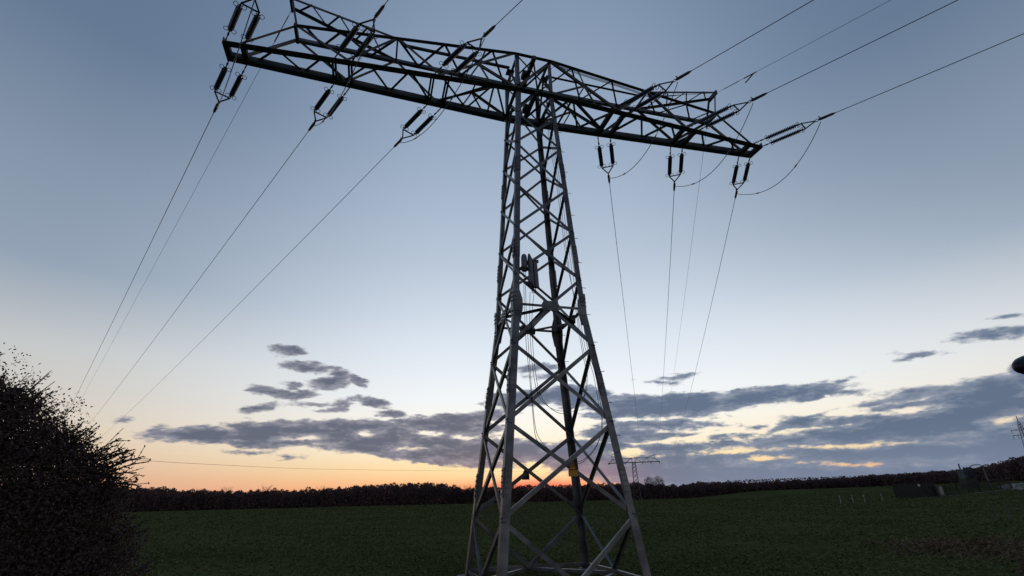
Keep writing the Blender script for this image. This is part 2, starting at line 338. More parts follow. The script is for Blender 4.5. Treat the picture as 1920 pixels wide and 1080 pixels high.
WOODB = mat('bare_tree_twigs', (0.030, 0.020, 0.020), (0.055, 0.038, 0.036), 0.5, 0.9, 0, 0, 4, 0.1)
GRAVEL = mat('pale_gravel_track', (0.09, 0.086, 0.082), (0.16, 0.155, 0.15), 1.4, 0.95, 0, 0.4, 12)
CONCR = mat('concrete', (0.11, 0.105, 0.095), (0.18, 0.172, 0.155), 2.0, 0.9, 0, 0.3, 10)
FENCEM = mat('dark_green_fence_paint', (0.012, 0.016, 0.013), (0.026, 0.03, 0.024), 2, 0.7)
BLUEM = mat('blue_grey_equipment_paint', (0.025, 0.04, 0.055), (0.05, 0.07, 0.09), 1.5, 0.6)
STAKEM = mat('weathered_pale_wood', (0.26, 0.25, 0.21), (0.42, 0.40, 0.35), 6, 0.85)
WHITEM = mat('off_white_enamel', (0.45, 0.45, 0.44), (0.6, 0.6, 0.58), 4, 0.5)
LAMPM = mat('dark_lamp_housing', (0.010, 0.009, 0.014), (0.018, 0.016, 0.022), 4, 0.45)


def link(name, me, material, parent=None):
    me.materials.append(material)
    o = bpy.data.objects.new(name, me)
    COL.objects.link(o)
    if parent is not None:
        o.parent = parent
    return o


class MB:
    """collects verts and faces for ONE mesh"""
    def __init__(s):
        s.v, s.f = [], []

    def add(s, vs, fs):
        b = len(s.v)
        s.v += [tuple(q) for q in vs]
        s.f += [tuple(i + b for i in q) for q in fs]

    def box(s, c, hx, hy, hz):
        """box from centre and three half-axis vectors"""
        c, hx, hy, hz = map(Vector, (c, hx, hy, hz))
        vs = [c + hx * a + hy * b + hz * d for a in (-1, 1) for b in (-1, 1) for d in (-1, 1)]
        s.add(vs, [(0, 1, 3, 2), (4, 6, 7, 5), (0, 4, 5, 1), (2, 3, 7, 6), (0, 2, 6, 4), (1, 5, 7, 3)])

    def angle(s, a, b, e1, e2, w, t=None, w2=None, ext=0.0):
        """rolled angle section from a to b with flanges along e1 and e2"""
        a, b = Vector(a), Vector(b)
        ax = (b - a).normalized()
        a = a - ax * ext
        b = b + ax * ext
        e1 = Vector(e1)
        e1 = (e1 - ax * e1.dot(ax)).normalized()
        e2 = Vector(e2)
        e2 = e2 - ax * e2.dot(ax)
        e2 = (e2 - e1 * e2.dot(e1)).normalized()
        t = t or w * 0.12
        w2 = w2 or w
        pr = [(0, 0), (w, 0), (w, t), (t, t), (t, w2), (0, w2)]
        vs = [p + e1 * x + e2 * y for p in (a, b) for x, y in pr]
        fs = [(i, (i + 1) % 6, 6 + (i + 1) % 6, 6 + i) for i in range(6)]
        fs += [(0, 5, 4, 3), (0, 3, 2, 1), (6, 7, 8, 9), (6, 9, 10, 11)]
        s.add(vs, fs)

    def bar(s, a, b, w, h, upv=(0, 0, 1)):
        a, b = Vector(a), Vector(b)
        ax = (b - a).normalized()
        u = Vector(upv)
        sd = ax.cross(u)
        if sd.length < 1e-4:
            sd = ax.cross(Vector((1, 0, 0)))
        sd.normalize()
        u = sd.cross(ax)
        s.box((a + b) / 2, (b - a) / 2, sd * w / 2, u * h / 2)

    def tube(s, pts, rad, n=6, cap=True):
        pts = [Vector(p) for p in pts]
        rads = rad if isinstance(rad, (list, tuple)) else [rad] * len(pts)
        base = len(s.v)
        prev = None
        for i, p in enumerate(pts):
            d = (pts[min(i + 1, len(pts) - 1)] - pts[max(i - 1, 0)]).normalized()
            if prev is None:
                ref = Vector((0, 0, 1)) if abs(d.z) < 0.9 else Vector((1, 0, 0))
                prev = d.cross(ref).normalized()
            else:
                prev = (prev - d * prev.dot(d)).normalized()
            q = d.cross(prev)
            for k in range(n):
                a = 2 * math.pi * k / n
                s.v.append(tuple(p + (prev * math.cos(a) + q * math.sin(a)) * rads[i]))
        for i in range(len(pts) - 1):
            for k in range(n):
                a = base + i * n + k
                b = base + i * n + (k + 1) % n
                s.f.append((a, b, b + n, a + n))
        if cap:
            s.f.append(tuple(base + k for k in range(n))[::-1])
            e = base + (len(pts) - 1) * n
            s.f.append(tuple(e + k for k in range(n)))

    def lathe(s, a, axis, prof, n=12):
        """prof: list of (distance along axis, radius)"""
        a = Vector(a)
        axis = Vector(axis).normalized()
        s.tube([a + axis * d for d, r in prof], [r for d, r in prof], n)

    def torus(s, c, nrm, rad, tr, n=14, k=5, a0=0.0, a1=2 * math.pi):
        c, nrm = Vector(c), Vector(nrm).normalized()
        u = nrm.orthogonal().normalized()
        w = nrm.cross(u)
        pts = [c + (u * math.cos(a0 + (a1 - a0) * i / n) + w * math.sin(a0 + (a1 - a0) * i / n)) * rad for i in range(n + 1)]
        s.tube(pts, tr, k, False)

    def prism(s, pts, h):
        """closed polygon pts, extruded by vector h"""
        h = Vector(h)
        n = len(pts)
        vs = [Vector(p) for p in pts] + [Vector(p) + h for p in pts]
        s.add(vs, [tuple(range(n))[::-1], tuple(range(n, 2 * n))] + [(i, (i + 1) % n, n + (i + 1) % n, n + i) for i in range(n)])

    def build(s, name, material, parent=None, smooth=False):
        me = bpy.data.meshes.new(name)
        me.from_pydata(s.v, [], s.f)
        if smooth:
            me.polygons.foreach_set('use_smooth', [True] * len(me.polygons))
        me.update()
        return link(name, me, material, parent)


def tag(o, label=None, cat=None, group=None, kind=None):
    if label:
        o['label'] = label
    if cat:
        o['category'] = cat
    if group:
        o['group'] = group
    if kind:
        o['kind'] = kind
    return o


def empty(name, loc=(0, 0, 0)):
    o = bpy.data.objects.new(name, None)
    COL.objects.link(o)
    o.location = loc
    o.empty_display_size = 0.5
    return o


def quad_mesh(name, V, material, parent=None):
    """V: (n,4,3) array of separate quads"""
    V = np.asarray(V, dtype=np.float32)
    n = len(V)
    me = bpy.data.meshes.new(name)
    me.vertices.add(n * 4)
    me.vertices.foreach_set('co', V.reshape(-1))
    me.loops.add(n * 4)
    me.loops.foreach_set('vertex_index', np.arange(n * 4, dtype=np.int32))
    me.polygons.add(n)
    me.polygons.foreach_set('loop_start', np.arange(0, n * 4, 4, dtype=np.int32))
    me.polygons.foreach_set('loop_total', np.full(n, 4, dtype=np.int32))
    me.update(calc_edges=True)
    return link(name, me, material, parent)


def leaves(C, L, W, flat=0.0, updir=None):
    """pointed leaf quads at centres C (n,3), length L, width W, random orientation"""
    n = len(C)
    d = RNG.normal(size=(n, 3))
    if updir is not None:
        d += updir
    d[:, 2] *= (1 - flat)
    d /= np.linalg.norm(d, axis=1, keepdims=True)
    s = np.cross(d, RNG.normal(size=(n, 3)))
    s /= np.linalg.norm(s, axis=1, keepdims=True) + 1e-9
    L = np.broadcast_to(np.asarray(L), (n,))[:, None]
    W = np.broadcast_to(np.asarray(W), (n,))[:, None]
    return np.stack([C - d * L / 2, C + s * W / 2 + d * L * 0.05, C + d * L / 2, C - s * W / 2 - d * L * 0.05], axis=1)


# ---------------------------------------------------------------- terrain
UD = np.array([0.952, -0.305])
K0 = np.array(KERB0[:2])


def smooth(a, b, x):
    t = np.clip((x - a) / (b - a), 0, 1)
    return t * t * (3 - 2 * t)


def ground_z(x, y):
    """flat field that climbs gently to the track on the right"""
    x = np.asarray(x, float)
    y = np.asarray(y, float)
    u = (x - K0[0]) * UD[0] + (y - K0[1]) * UD[1]
    r = np.hypot(x - CAM.x, y - CAM.y)
    rise = 0.085 * np.log1p(np.exp(np.clip((u + 1.0) / 3.0, -40, 40))) * 3.0
    rise = np.minimum(rise, 2.7 + 0.01 * np.maximum(u - 30, 0))
    z = rise * smooth(58, 96, r)
    z = z - 0.0004 * np.clip(r - 60, 0, 300) * smooth(10, -80, x)
    z = z - 0.35 + 0.25 * smooth(58, 96, r)
    return z + 0.02 * np.sin(x * 0.9 + 1.3 * np.sin(y * 0.35)) * np.sin(y * 0.8)


def gz(x, y):
    return float(ground_z(x, y))


rings = np.concatenate([[0.0], np.geomspace(1.0, 4500, 110)])
nseg = 240
ang = np.linspace(0, 2 * math.pi, nseg, endpoint=False)
gx = CAM.x + rings[:, None] * np.sin(ang)[None]
gy = CAM.y + rings[:, None] * np.cos(ang)[None]
GV = np.stack([gx, gy, ground_z(gx, gy)], -1)
idx = np.arange(len(rings) * nseg).reshape(len(rings), nseg)
me = bpy.data.meshes.new('field')
vs = GV.reshape(-1, 3)
fs = []
for i in range(1, len(rings) - 1):
    for k in range(nseg):
        fs.append((int(idx[i, k]), int(idx[i, (k + 1) % nseg]), int(idx[i + 1, (k + 1) % nseg]), int(idx[i + 1, k])))
c0 = 0
for k in range(nseg):
    fs.append((c0, int(idx[1, (k + 1) % nseg]), int(idx[1, k])))
me.from_pydata([tuple(q) for q in vs], [], [f[::-1] for f in fs])
me.polygons.foreach_set('use_smooth', [True] * len(me.polygons))
field = link('field', me, SOIL)
tag(field, 'dark green open field stretching to the far wood', 'field', kind='structure')

# low crop leaves, dense close to the camera and thinning with distance
n = 90000
a = RNG.uniform(R(-40), R(88), n)
r = np.exp(RNG.uniform(np.log(5.5), np.log(210), n))
px, py = CAM.x + r * np.sin(a), CAM.y + r * np.cos(a)
keep = ~((r > 70) & (a > R(60)))
px, py, r = px[keep], py[keep], r[keep]
patch = 0.5 + 0.5 * np.sin(px * 0.31 + 2 * np.sin(py * 0.13)) * np.sin(py * 0.27 + px * 0.05)
keep = RNG.uniform(size=len(px)) < 0.45 + 0.55 * patch
px, py, r = px[keep], py[keep], r[keep]
Q = []
size = (0.07 + 0.003 * r)
for k in range(3):
    C = np.stack([px + RNG.normal(size=len(px)) * 0.08, py + RNG.normal(size=len(px)) * 0.08, ground_z(px, py) + RNG.uniform(0.015, 0.075, len(px)) * (1 + r * 0.006)], 1)
    Q.append(leaves(C, size * RNG.uniform(0.6, 1.4, len(px)), size * RNG.uniform(0.22, 0.5, len(px)), 0.65, np.array([0, 0, 0.3])))
crop = quad_mesh('crop_leaves', np.concatenate(Q), LEAFCROP)
tag(crop, 'low dark green crop leaves covering the field', 'crop', kind='stuff')

# dry verge in the lower right corner
n = 16000
px = RNG.uniform(2, 26, n)
py = RNG.uniform(-14, 6, n)
c = np.stack([px, py], 1)
dv = (c - np.array([CAM.x, CAM.y]))
azs = np.degrees(np.arctan2(dv[:, 0], dv[:, 1]))
dens = smooth(50, 61, azs + 4 * np.sin(px * 0.5) + 3 * np.sin(py * 0.8)) * smooth(33, 21, np.hypot(dv[:, 0], dv[:, 1]))
keep = RNG.uniform(size=n) < dens
px, py = px[keep], py[keep]
rr = np.hypot(px - CAM.x, py - CAM.y)
C = np.stack([px, py, ground_z(px, py) + 0.07], 1)
Q = [leaves(C + RNG.normal(size=C.shape) * 0.06, 0.16 + 0.004 * rr, 0.02 + 0.0014 * rr, 0.3, np.array([0, 0, 0.6])) for _ in range(4)]
verge = quad_mesh('dry_grass', np.concatenate(Q), DRYGRASS)
tag(verge, 'brownish dry grass on the verge at lower right', 'grass', kind='stuff')

# ---------------------------------------------------------------- gravel track and path on the right
def ribbon(name, pts, widths, material, lift):
    mb = MB()
    P = [Vector((p[0], p[1], 0)) for p in pts]
    rows = []
    for i, q in enumerate(P):
        d = (P[min(i + 1, len(P) - 1)] - P[max(i - 1, 0)]).normalized()
        s_ = Vector((d.y, -d.x, 0))
        row = []
        for k in range(5):
            v = q + s_ * widths[i] * (k / 4 - 0.5)
            row.append(len(mb.v))
            mb.v.append((v.x, v.y, gz(v.x, v.y) + lift))
        rows.append(row)
    for i in range(len(rows) - 1):
        for k in range(4):
            mb.f.append((rows[i][k], rows[i][k + 1], rows[i + 1][k + 1], rows[i + 1][k]))
    return mb.build(name, material)


def resample(pts, step):
    out = []
    for a, b in zip(pts[:-1], pts[1:]):
        a, b = Vector(a), Vector(b)
        k = max(1, int((b - a).length / step))
        out += [a.lerp(b, i / k) for i in range(k)]
    return out + [Vector(pts[-1])]


tp = resample([(136, 69.5, 0), (129, 67.0, 0), (122, 61.5, 0), (116, 54.5, 0), (108, 46, 0), (98, 34, 0), (80, 8, 0), (66, -20, 0)], 2.0)
track = ribbon('gravel_track', tp, [4.2] * len(tp), GRAVEL, 0.05)
tag(track, 'pale gravel track curving in at the right edge', 'track', kind='structure')
tp = resample([(*KERB0[:2], 0), (*KERB1[:2], 0)], 1.0)
path = ribbon('concrete_path', tp, [1.1] * len(tp), CONCR, 0.06)
tag(path, 'pale concrete strip along the foot of the fence', 'path', kind='structure')

# ---------------------------------------------------------------- main tower
B0, ZW, BW, ZC, BX, BY, ZT = 1.753, 6.507, 1.061, 14.614, 0.673, 0.752, 16.383
LA, TY, PX, ZP, PY, HX, ZH, HY = 9.884, 0.272, 8.048, 16.017, 0.298, 8.388, 17.345, 0.214
LEV_LO = [1.18, 3.32, 5.38]
LEV_UP = [7.45, 9.03, 10.63, 12.29, 13.64]


def half(z):
    """half widths of the body at height z"""
    if z <= ZW:
        t = z / ZW
        h = B0 + (BW - B0) * t
        return h, h
    t = min((z - ZW) / (ZC - ZW), 1)
    return BW + (BX - BW) * t, BW + (BY - BW) * t


def corner(sx, sy, z):
    hx, hy = half(z)
    return Vector((sx * hx, sy * hy, z))


def arm_y(x):
    ax = abs(x)
    return BY if ax <= BX else BY + (TY - BY) * (ax - BX) / (LA - BX)


def chord(x, sy):
    return Vector((x, sy * arm_y(x), ZC))


def top(x, sy):
    ax = abs(x)
    if ax <= BX:
        return Vector((x, sy * BY, ZT))
    if ax <= PX:
        t = (ax - BX) / (PX - BX)
        return Vector((x, sy * (BY + (PY - BY) * t), ZT + (ZP - ZT) * t))
    t = (ax - PX) / (LA - 0.35 - PX)
    return Vector((x, sy * (PY + (TY - PY) * t), ZP + (ZC + 0.15 - ZP) * t))


FACES = {  # name: (corner a, corner b, outward)
    'front': ((-1, -1), (1, -1), Vector((0, -1, 0))), 'rear': ((-1, 1), (1, 1), Vector((0, 1, 0))),
    'left': ((-1, -1), (-1, 1), Vector((-1, 0, 0))), 'right': ((1, -1), (1, 1), Vector((1, 0, 0)))}
PH = [3.05, 3.55, 6.20, 6.70, 9.37, 9.85]


def bolt(mb, p, nrm, r=0.018, h=0.02):
    nrm = Vector(nrm).normalized()
    mb.tube([p, Vector(p) + nrm * h], r, 6)


def face_bar(a, b, out, w, name, root, off=0.0, flip=False, material=STEEL):
    """angle lying against a face: one flange in the face, one standing inwards"""
    a, b = Vector(a), Vector(b)
    ax = (b - a).normalized()
    inpl = ax.cross(out).normalized()
    if flip:
        inpl = -inpl
    mb = MB()
    sh = -out * off - inpl * w / 2
    mb.angle(a + sh, b + sh, inpl, -out, w, max(w * 0.11, 0.008), w * 0.8)
    for q, s in ((a, 1), (b, -1)):
        for k in (0.10, 0.19):
            bolt(mb, q + ax * s * k - out * off, out, 0.014, 0.016)
    return mb.build(name, material, root)


def build_main_tower():
    root = empty('transmission_tower')
    tag(root, 'grey steel lattice transmission tower with one long crossarm, nearest in the field', 'pylon', 'lattice towers carrying the power lines')
    # four legs
    for sx in (-1, 1):
        for sy in (-1, 1):
            mb = MB()
            e1, e2 = Vector((-sx, 0, 0)), Vector((0, -sy, 0))
            pts = [(-0.75, 0.19), (ZW, 0.19), (ZC, 0.155), (ZT, 0.13)]
            for (z0, w0), (z1, w1) in zip(pts[:-1], pts[1:]):
                w = w0 if z0 < ZW else (0.16 if z0 < ZC else 0.13)
                a = corner(sx, sy, z0)
                mb.angle(a, corner(sx, sy, z1), e1, e2, w, w * 0.1)
            # splice plates with bolts standing proud of both flanges
            for z, h in ((1.95, 0.32), (4.35, 0.32), (8.3, 0.3), (11.4, 0.28)):
                c = corner(sx, sy, z)
                up_ = (corner(sx, sy, z + 0.1) - corner(sx, sy, z - 0.1)).normalized()
                mb.box(c + e1 * 0.09 - e2 * 0.012, e1 * 0.07, e2 * 0.010, up_ * h)
                mb.box(c + e2 * 0.09 - e1 * 0.012, e2 * 0.07, e1 * 0.010, up_ * h)
                for k in range(5):
                    p = c + up_ * (k - 2) * h * 0.4
                    bolt(mb, p + e1 * 0.06 - e2 * 0.02, -e2)
                    bolt(mb, p + e1 * 0.12 - e2 * 0.02, -e2)
                    bolt(mb, p + e2 * 0.06 - e1 * 0.02, -e1)
                    bolt(mb, p + e2 * 0.12 - e1 * 0.02, -e1)
            if (sx, sy) in ((1, 1), (1, -1)):        # climbing bolts
                z = 2.6
                k = 0
                while z < 13.8:
                    c = corner(sx, sy, z)
                    d = e1 if k % 2 else e2
                    o = e2 if k % 2 else e1
                    q = c + o * 0.10
                    mb.tube([q + d * 0.01, q - d * 0.16], 0.009, 5)
                    z += 0.42
                    k += 1
            leg = mb.build('leg', STEEL, root)
            c = corner(sx, sy, -0.4)
            mb = MB()
            mb.lathe(c + Vector((-sx * .05, -sy * .05, -0.4)), (0, 0, 1), [(0, 0.34), (0.50, 0.30), (0.56, 0.26), (0.57, 0.02)], 14)
            mb.build('footing', CONCR, leg)
    # waist gussets on the legs and in the middle of each face
    for sx in (-1, 1):
        for sy in (-1, 1):
            mb = MB()
            c = corner(sx, sy, ZW)
            for e, o in ((Vector((-sx, 0, 0)), Vector((0, sy, 0))), (Vector((0, -sy, 0)), Vector((sx, 0, 0)))):
                pl = [c + e * x + Vector((0, 0, z)) + o * 0.008 for x, z in ((0.0, -0.52), (0.18, -0.50), (0.25, -0.12), (0.25, 0.14), (0.165, 0.44), (0.0, 0.46))]
                mb.prism(pl, o * 0.014)
                for z in (-0.44, -0.32, -0.2, 0.1, 0.22, 0.34):
                    for x in (0.05, 0.12):
                        bolt(mb, c + e * x + Vector((0, 0, z)) + o * 0.02, o, 0.018, 0.03)
            mb.build('gusset_plate', STEEL, root)
    for nm, (ca, cb, out) in FACES.items():
        A, B = corner(*ca, ZW), corner(*cb, ZW)
        c = (A + B) / 2
        e = (B - A).normalized()
        mb = MB()
        mb.prism([c + e * x + Vector((0, 0, z)) + out * 0.006 for x, z in ((-0.24, -0.14), (0.24, -0.14), (0.27, 0.02), (0.2, 0.15), (-0.2, 0.15), (-0.27, 0.02))], out * 0.014)
        for x in (-0.18, -0.1, 0.1, 0.18):
            for z in (-0.08, 0.02, 0.1):
                bolt(mb, c + e * x + Vector((0, 0, z)) + out * 0.02, out, 0.015, 0.02)
        mb.build('gusset_plate', STEEL, root)
        for P, Q in ((A, c), (c, B)):
            face_bar(P, Q, out, 0.075, 'waist_strut', root, 0.012)
        # X panels above the waist
        for z0, z1 in zip(LEV_UP[:-1], LEV_UP[1:]):
            face_bar(corner(*ca, z0), corner(*cb, z1), out, 0.085, 'diagonal_brace', root, 0.014)
            face_bar(corner(*cb, z0), corner(*ca, z1), out, 0.085, 'diagonal_brace', root, 0.032, True)
        face_bar(corner(*ca, LEV_UP[-1]), (corner(*ca, ZC) + corner(*cb, ZC)) / 2, out, 0.08, 'diagonal_brace', root, 0.014)
        face_bar(corner(*cb, LEV_UP[-1]), (corner(*ca, ZC) + corner(*cb, ZC)) / 2, out, 0.08, 'diagonal_brace', root, 0.032, True)
        # chevrons at the waist
        for cc in (ca, cb):
            face_bar(corner(*cc, LEV_UP[0]), c + Vector((0, 0, 0.05)), out, 0.09, 'diagonal_brace', root, 0.014, cc == cb)
            face_bar(corner(*cc, LEV_LO[2]), c - Vector((0, 0, 0.05)), out, 0.09, 'diagonal_brace', root, 0.014, cc == cb)
        # X panels below the waist
        for z0, z1 in zip(LEV_LO[:-1], LEV_LO[1:]):
            face_bar(corner(*ca, z0), corner(*cb, z1), out, 0.10, 'diagonal_brace', root, 0.014)
            face_bar(corner(*cb, z0), corner(*ca, z1), out, 0.10, 'diagonal_brace', root, 0.034, True)
        # foot chevron and ground strut
        g = (corner(*ca, -0.12) + corner(*cb, -0.12)) / 2
        for cc in (ca, cb):
            face_bar(corner(*cc, LEV_LO[0]), g, out, 0.10, 'diagonal_brace', root, 0.014, cc == cb)
            face_bar(corner(*cc, -0.14), g, out, 0.09, 'base_strut', root, 0.03, cc == cb)
    # plan diamonds at the foot and at the waist
    for z, w in ((-0.14, 0.085), (ZW - 0.02, 0.07)):
        hx, hy = half(z)
        mids = [Vector((0, -hy, z)), Vector((hx, 0, z)), Vector((0, hy, z)), Vector((-hx, 0, z))]
        for i in range(4):
            a, b = mids[i], mids[(i + 1) % 4]
            mb = MB()
            mb.angle(a, b, Vector((0, 0, -1)), (a + b) / 2, w)
            mb.build('plan_brace', STEEL, root)
        if z > 1:
            mb = MB()
            mb.angle(mids[0] + Vector((0.06, 0.05, 0.05)), mids[2] + Vector((0.06, -0.05, 0.05)), (0, 0, -1), (1, 0, 0), w)
            mb.angle(mids[0] + Vector((-0.06, 0.05, 0.05)), mids[2] + Vector((-0.06, -0.05, 0.05)), (0, 0, -1), (-1, 0, 0), w)
            mb.build('plan_brace', STEEL, root)

    # ------------------------------------------------ crossarm
    for sy in (-1, 1):
        mb = MB()
        xs = [-LA, -BX, BX, LA]
        for x0, x1 in zip(xs[:-1], xs[1:]):
            a, b = chord(x0, sy), chord(x1, sy)
            o = Vector((0, -sy * 0.09, 0))
            mb.angle(a + o, b + o, (0, 0, 1), (0, sy, 0), 0.21, 0.02, 0.22, 0.0)
        for x in PH:
            for s in (-1, 1):
                bolt(mb, chord(s * x, sy) + Vector((0, 0, -0.002)), (0, 0, -1), 0.025, 0.03)
        mb.build('bottom_chord', STEEL_DARK, root)
        mb = MB()
        xs = [-(LA - 0.35), -PX, -BX, BX, PX, LA - 0.35]
        for i, (x0, x1) in enumerate(zip(xs[:-1], xs[1:])):
            w = 0.08 if i in (0, 4) else 0.125
            mb.angle(top(x0, sy) - Vector((0, sy * 0.05, 0.06)), top(x1, sy) - Vector((0, sy * 0.05, 0.06)), (0, 0, 1), (0, sy, 0), w)
        mb.build('top_chord', STEEL, root)

    def lace(a, b, w=0.075, e=(0, 0, 1), name='lacing_bar', m=STEEL_DARK):
        mb = MB()
        a, b = Vector(a), Vector(b)
        ax = (b - a).normalized()
        e = Vector(e)
        e = (e - ax * e.dot(ax)).normalized()
        q = ax.cross(e)
        mb.angle(a - q * w / 2, b - q * w / 2, q, e, w, w * 0.13, w * 0.8)
        return mb.build(name, m, root)

    U = Vector((0, 0, 1))
    for s in (-1, 1):
        # paired cross beams that carry the strings
        for x in PH:
            mb = MB()
            a, b = chord(s * x, -1), chord(s * x, 1)
            for d in (-0.045, 0.045):
                mb.bar(a + Vector((d, 0.01, 0.06)), b + Vector((d, -0.01, 0.06)), 0.055 if x < 9 else 0.07, 0.15)
            mb.build('cross_beam', STEEL_DARK, root)
        # tip plate
        mb = MB()
        a, b = chord(s * LA, -1), chord(s * LA, 1)
        mb.bar(a + Vector((s * 0.03, -0.10, 0.07)), b + Vector((s * 0.03, 0.10, 0.07)), 0.03, 0.24)
        mb.build('end_plate', STEEL_DARK, root)
        # bottom plan lacing
        seq = [(9.1, 1), (8.42, -1), (7.7, 1), (7.02, -1), (6.44, 1), (5.6, -1), (4.92, 1), (4.29, -1), (3.55, 1)]
        for (x0, y0), (x1, y1) in zip(seq[:-1], seq[1:]):
            lace(chord(s * x0, y0) + U * 0.12, chord(s * x1, y1) + U * 0.12, 0.075)
        lace(chord(s * 3.3, 1) + U * 0.10, chord(s * 1.45, -1) + U * 0.10, 0.10)
        lace(chord(s * 3.3, -1) + U * 0.14, chord(s * 2.2, 1) + U * 0.14, 0.07)
        lace(chord(s * 2.2, 1) + U * 0.12, chord(s * 1.45, -1) + U * 0.12, 0.07)
        lace(chord(s * 1.45, -1) + U * 0.14, chord(s * 1.38, 1) + U * 0.14, 0.06)
        lace(chord(s * 1.38, -1) + U * 0.12, chord(s * 0.7, 1) + U * 0.12, 0.07)
        # faces of the arm
        for sy in (-1, 1):
            o = Vector((0, sy, 0))
            lace(top(s * BX, sy), chord(s * 3.3, sy) + U * 0.16, 0.10, -o)
            mid = (top(s * BX, sy) + chord(s * 3.3, sy)) / 2 + U * 0.05
            lace(mid, chord(s * (BX + 0.03), sy) + U * 0.16, 0.09, -o)
            lace(mid, chord(s * 2.35, sy) + U * 0.18, 0.055, -o)
            lace(mid, top(s * 1.75, sy), 0.055, -o)
            lace(mid, chord(s * 1.6, sy) + U * 0.18, 0.05, -o)
            lace(chord(s * 3.3, sy) + U * 0.16, top(s * 4.8, sy), 0.09, -o)
            lace(top(s * 4.8, sy), chord(s * 6.3, sy) + U * 0.16, 0.09, -o)
            lace(chord(s * 6.3, sy) + U * 0.16, top(s * PX, sy), 0.09, -o)
            # horn
        # top plan lacing
        seq = [(0.70, 1), (1.52, -1), (2.42, 1), (3.2, -1), (4.0, 1), (4.8, -1), (5.68, 1), (6.6, -1), (7.25, 1), (7.75, -1)]
        for (x0, y0), (x1, y1) in zip(seq[:-1], seq[1:]):
            lace(top(s * x0, y0) - U * 0.05, top(s * x1, y1) - U * 0.05, 0.065)
        lace(top(s * 4.8, -1) - U * 0.02, top(s * 4.8, 1) - U * 0.02, 0.06)
        mb = MB()
        mb.bar(top(s * PX, -1) + Vector((0, -0.06, -0.05)), top(s * PX, 1) + Vector((0, 0.06, -0.05)), 0.09, 0.14)
        mb.build('cross_beam', STEEL_DARK, root)
        mb = MB()
        mb.bar(top(s * BX, -1) + Vector((-s * .07, 0.02, -0.09)), top(s * BX, 1) + Vector((-s * .07, -0.02, -0.09)), 0.07, 0.10)
        mb.prism([Vector((s * BX - .14, -0.13, ZT - 0.20)), Vector((s * BX + .14, -0.13, ZT - 0.20)), Vector((s * BX + .14, 0.13, ZT - 0.20)), Vector((s * BX - .14, 0.13, ZT - 0.20))], (0, 0, 0.05))
        mb.build('cross_beam', STEEL_DARK, root)
        # middle runner in the top plane
        lace(Vector((s * 0.72, -0.09, ZT - 0.08)), Vector((s * 4.55, -0.22, ZT - 0.22)), 0.09, U, 'top_runner')
        lace(Vector((s * 4.55, -0.22, ZT - 0.22)), top(s * 4.8, -1) - U * 0.06, 0.06)
        lace(Vector((s * 4.55, -0.22, ZT - 0.22)), top(s * 4.0, 1) - U * 0.06, 0.06)
        # earth wire horn
        mb = MB()
        tips = {sy: Vector((s * HX, sy * HY, ZH)) for sy in (-1, 1)}
        for sy in (-1, 1):
            mb.angle(tips[sy], top(s * 4.8, sy), (0, 0, -1), (0, -sy, 0), 0.085)
            mb.angle(tips[sy], top(s * PX, sy), (-s, 0, 0), (0, -sy, 0), 0.06)
        mb.bar(tips[-1] + Vector((0, -0.05, -0.06)), tips[1] + Vector((0, 0.05, -0.06)), 0.07, 0.2)
        horn = mb.build('earth_wire_horn', STEEL_DARK, root)
        ks = [0.06, 0.2, 0.33, 0.46, 0.6, 0.73, 0.87]
        for i, (k0, k1) in enumerate(zip(ks[:-1], ks[1:])):
            ya, yb = (-1, 1) if i % 2 else (1, -1)
            mb = MB()
            a = tips[ya].lerp(top(s * 4.8, ya), k0)
            b = tips[yb].lerp(top(s * 4.8, yb), k1)
            mb.angle(a, b, (0, 0, -1), (s, 0, 0), 0.05)
            mb.build('lacing_bar', STEEL_DARK, horn)
    # inside the tower head
    for sy in (-1, 1):
        o = Vector((0, sy, 0))
        lace(corner(-1, sy, ZC) + U * 0.15, Vector((BX, sy * BY, ZT - 0.06)), 0.085, -o)
        lace(corner(1, sy, ZC) + U * 0.15, Vector((-BX, sy * BY, ZT - 0.06)), 0.065, o)
    for s in (-1, 1):
        o = Vector((s, 0, 0))
        lace(Vector((s * BX, -BY, ZC + .15)), Vector((s * BX, 0, ZT - 0.15)), 0.07, -o)
        lace(Vector((s * BX, BY, ZC + .15)), Vector((s * BX, 0, ZT - 0.15)), 0.07, -o)
        lace(Vector((s * BX, -BY + .05, ZC + .05)), Vector((s * BX, BY - .05, ZC + .05)), 0.10, U)
    for z, y in ((ZT - 0.10, 0.0), (ZC + 0.02, 0.02)):
        mb = MB()
        mb.bar((0.02, -BY - 0.08, z), (0.02, BY + 0.06, z), 0.13, 0.16)
        mb.box((-0.12, 0.05, z), (0.07, 0, 0), (0, 0.16, 0), (0, 0, 0.09))
        mb.build('centre_beam', STEEL_DARK, root)
    for a, b in (((-BX, -BY), (0, BY)), ((BX, -BY), (0, BY)), ((-BX, BY), (0, -BY)), ((BX, BY), (0, -BY))):
        lace(Vector((*a, ZC + 0.09)), Vector((*b, ZC + 0.09)), 0.065)
        lace(Vector((*a, ZT - 0.16)), Vector((*b, ZT - 0.16)), 0.06)
    return root


TOWER = build_main_tower()

# ---------------------------------------------------------------- insulator strings
S_INS0, S_INS1, S_CLAMP, S_END = 0.50, 1.74, 2.30, 2.86


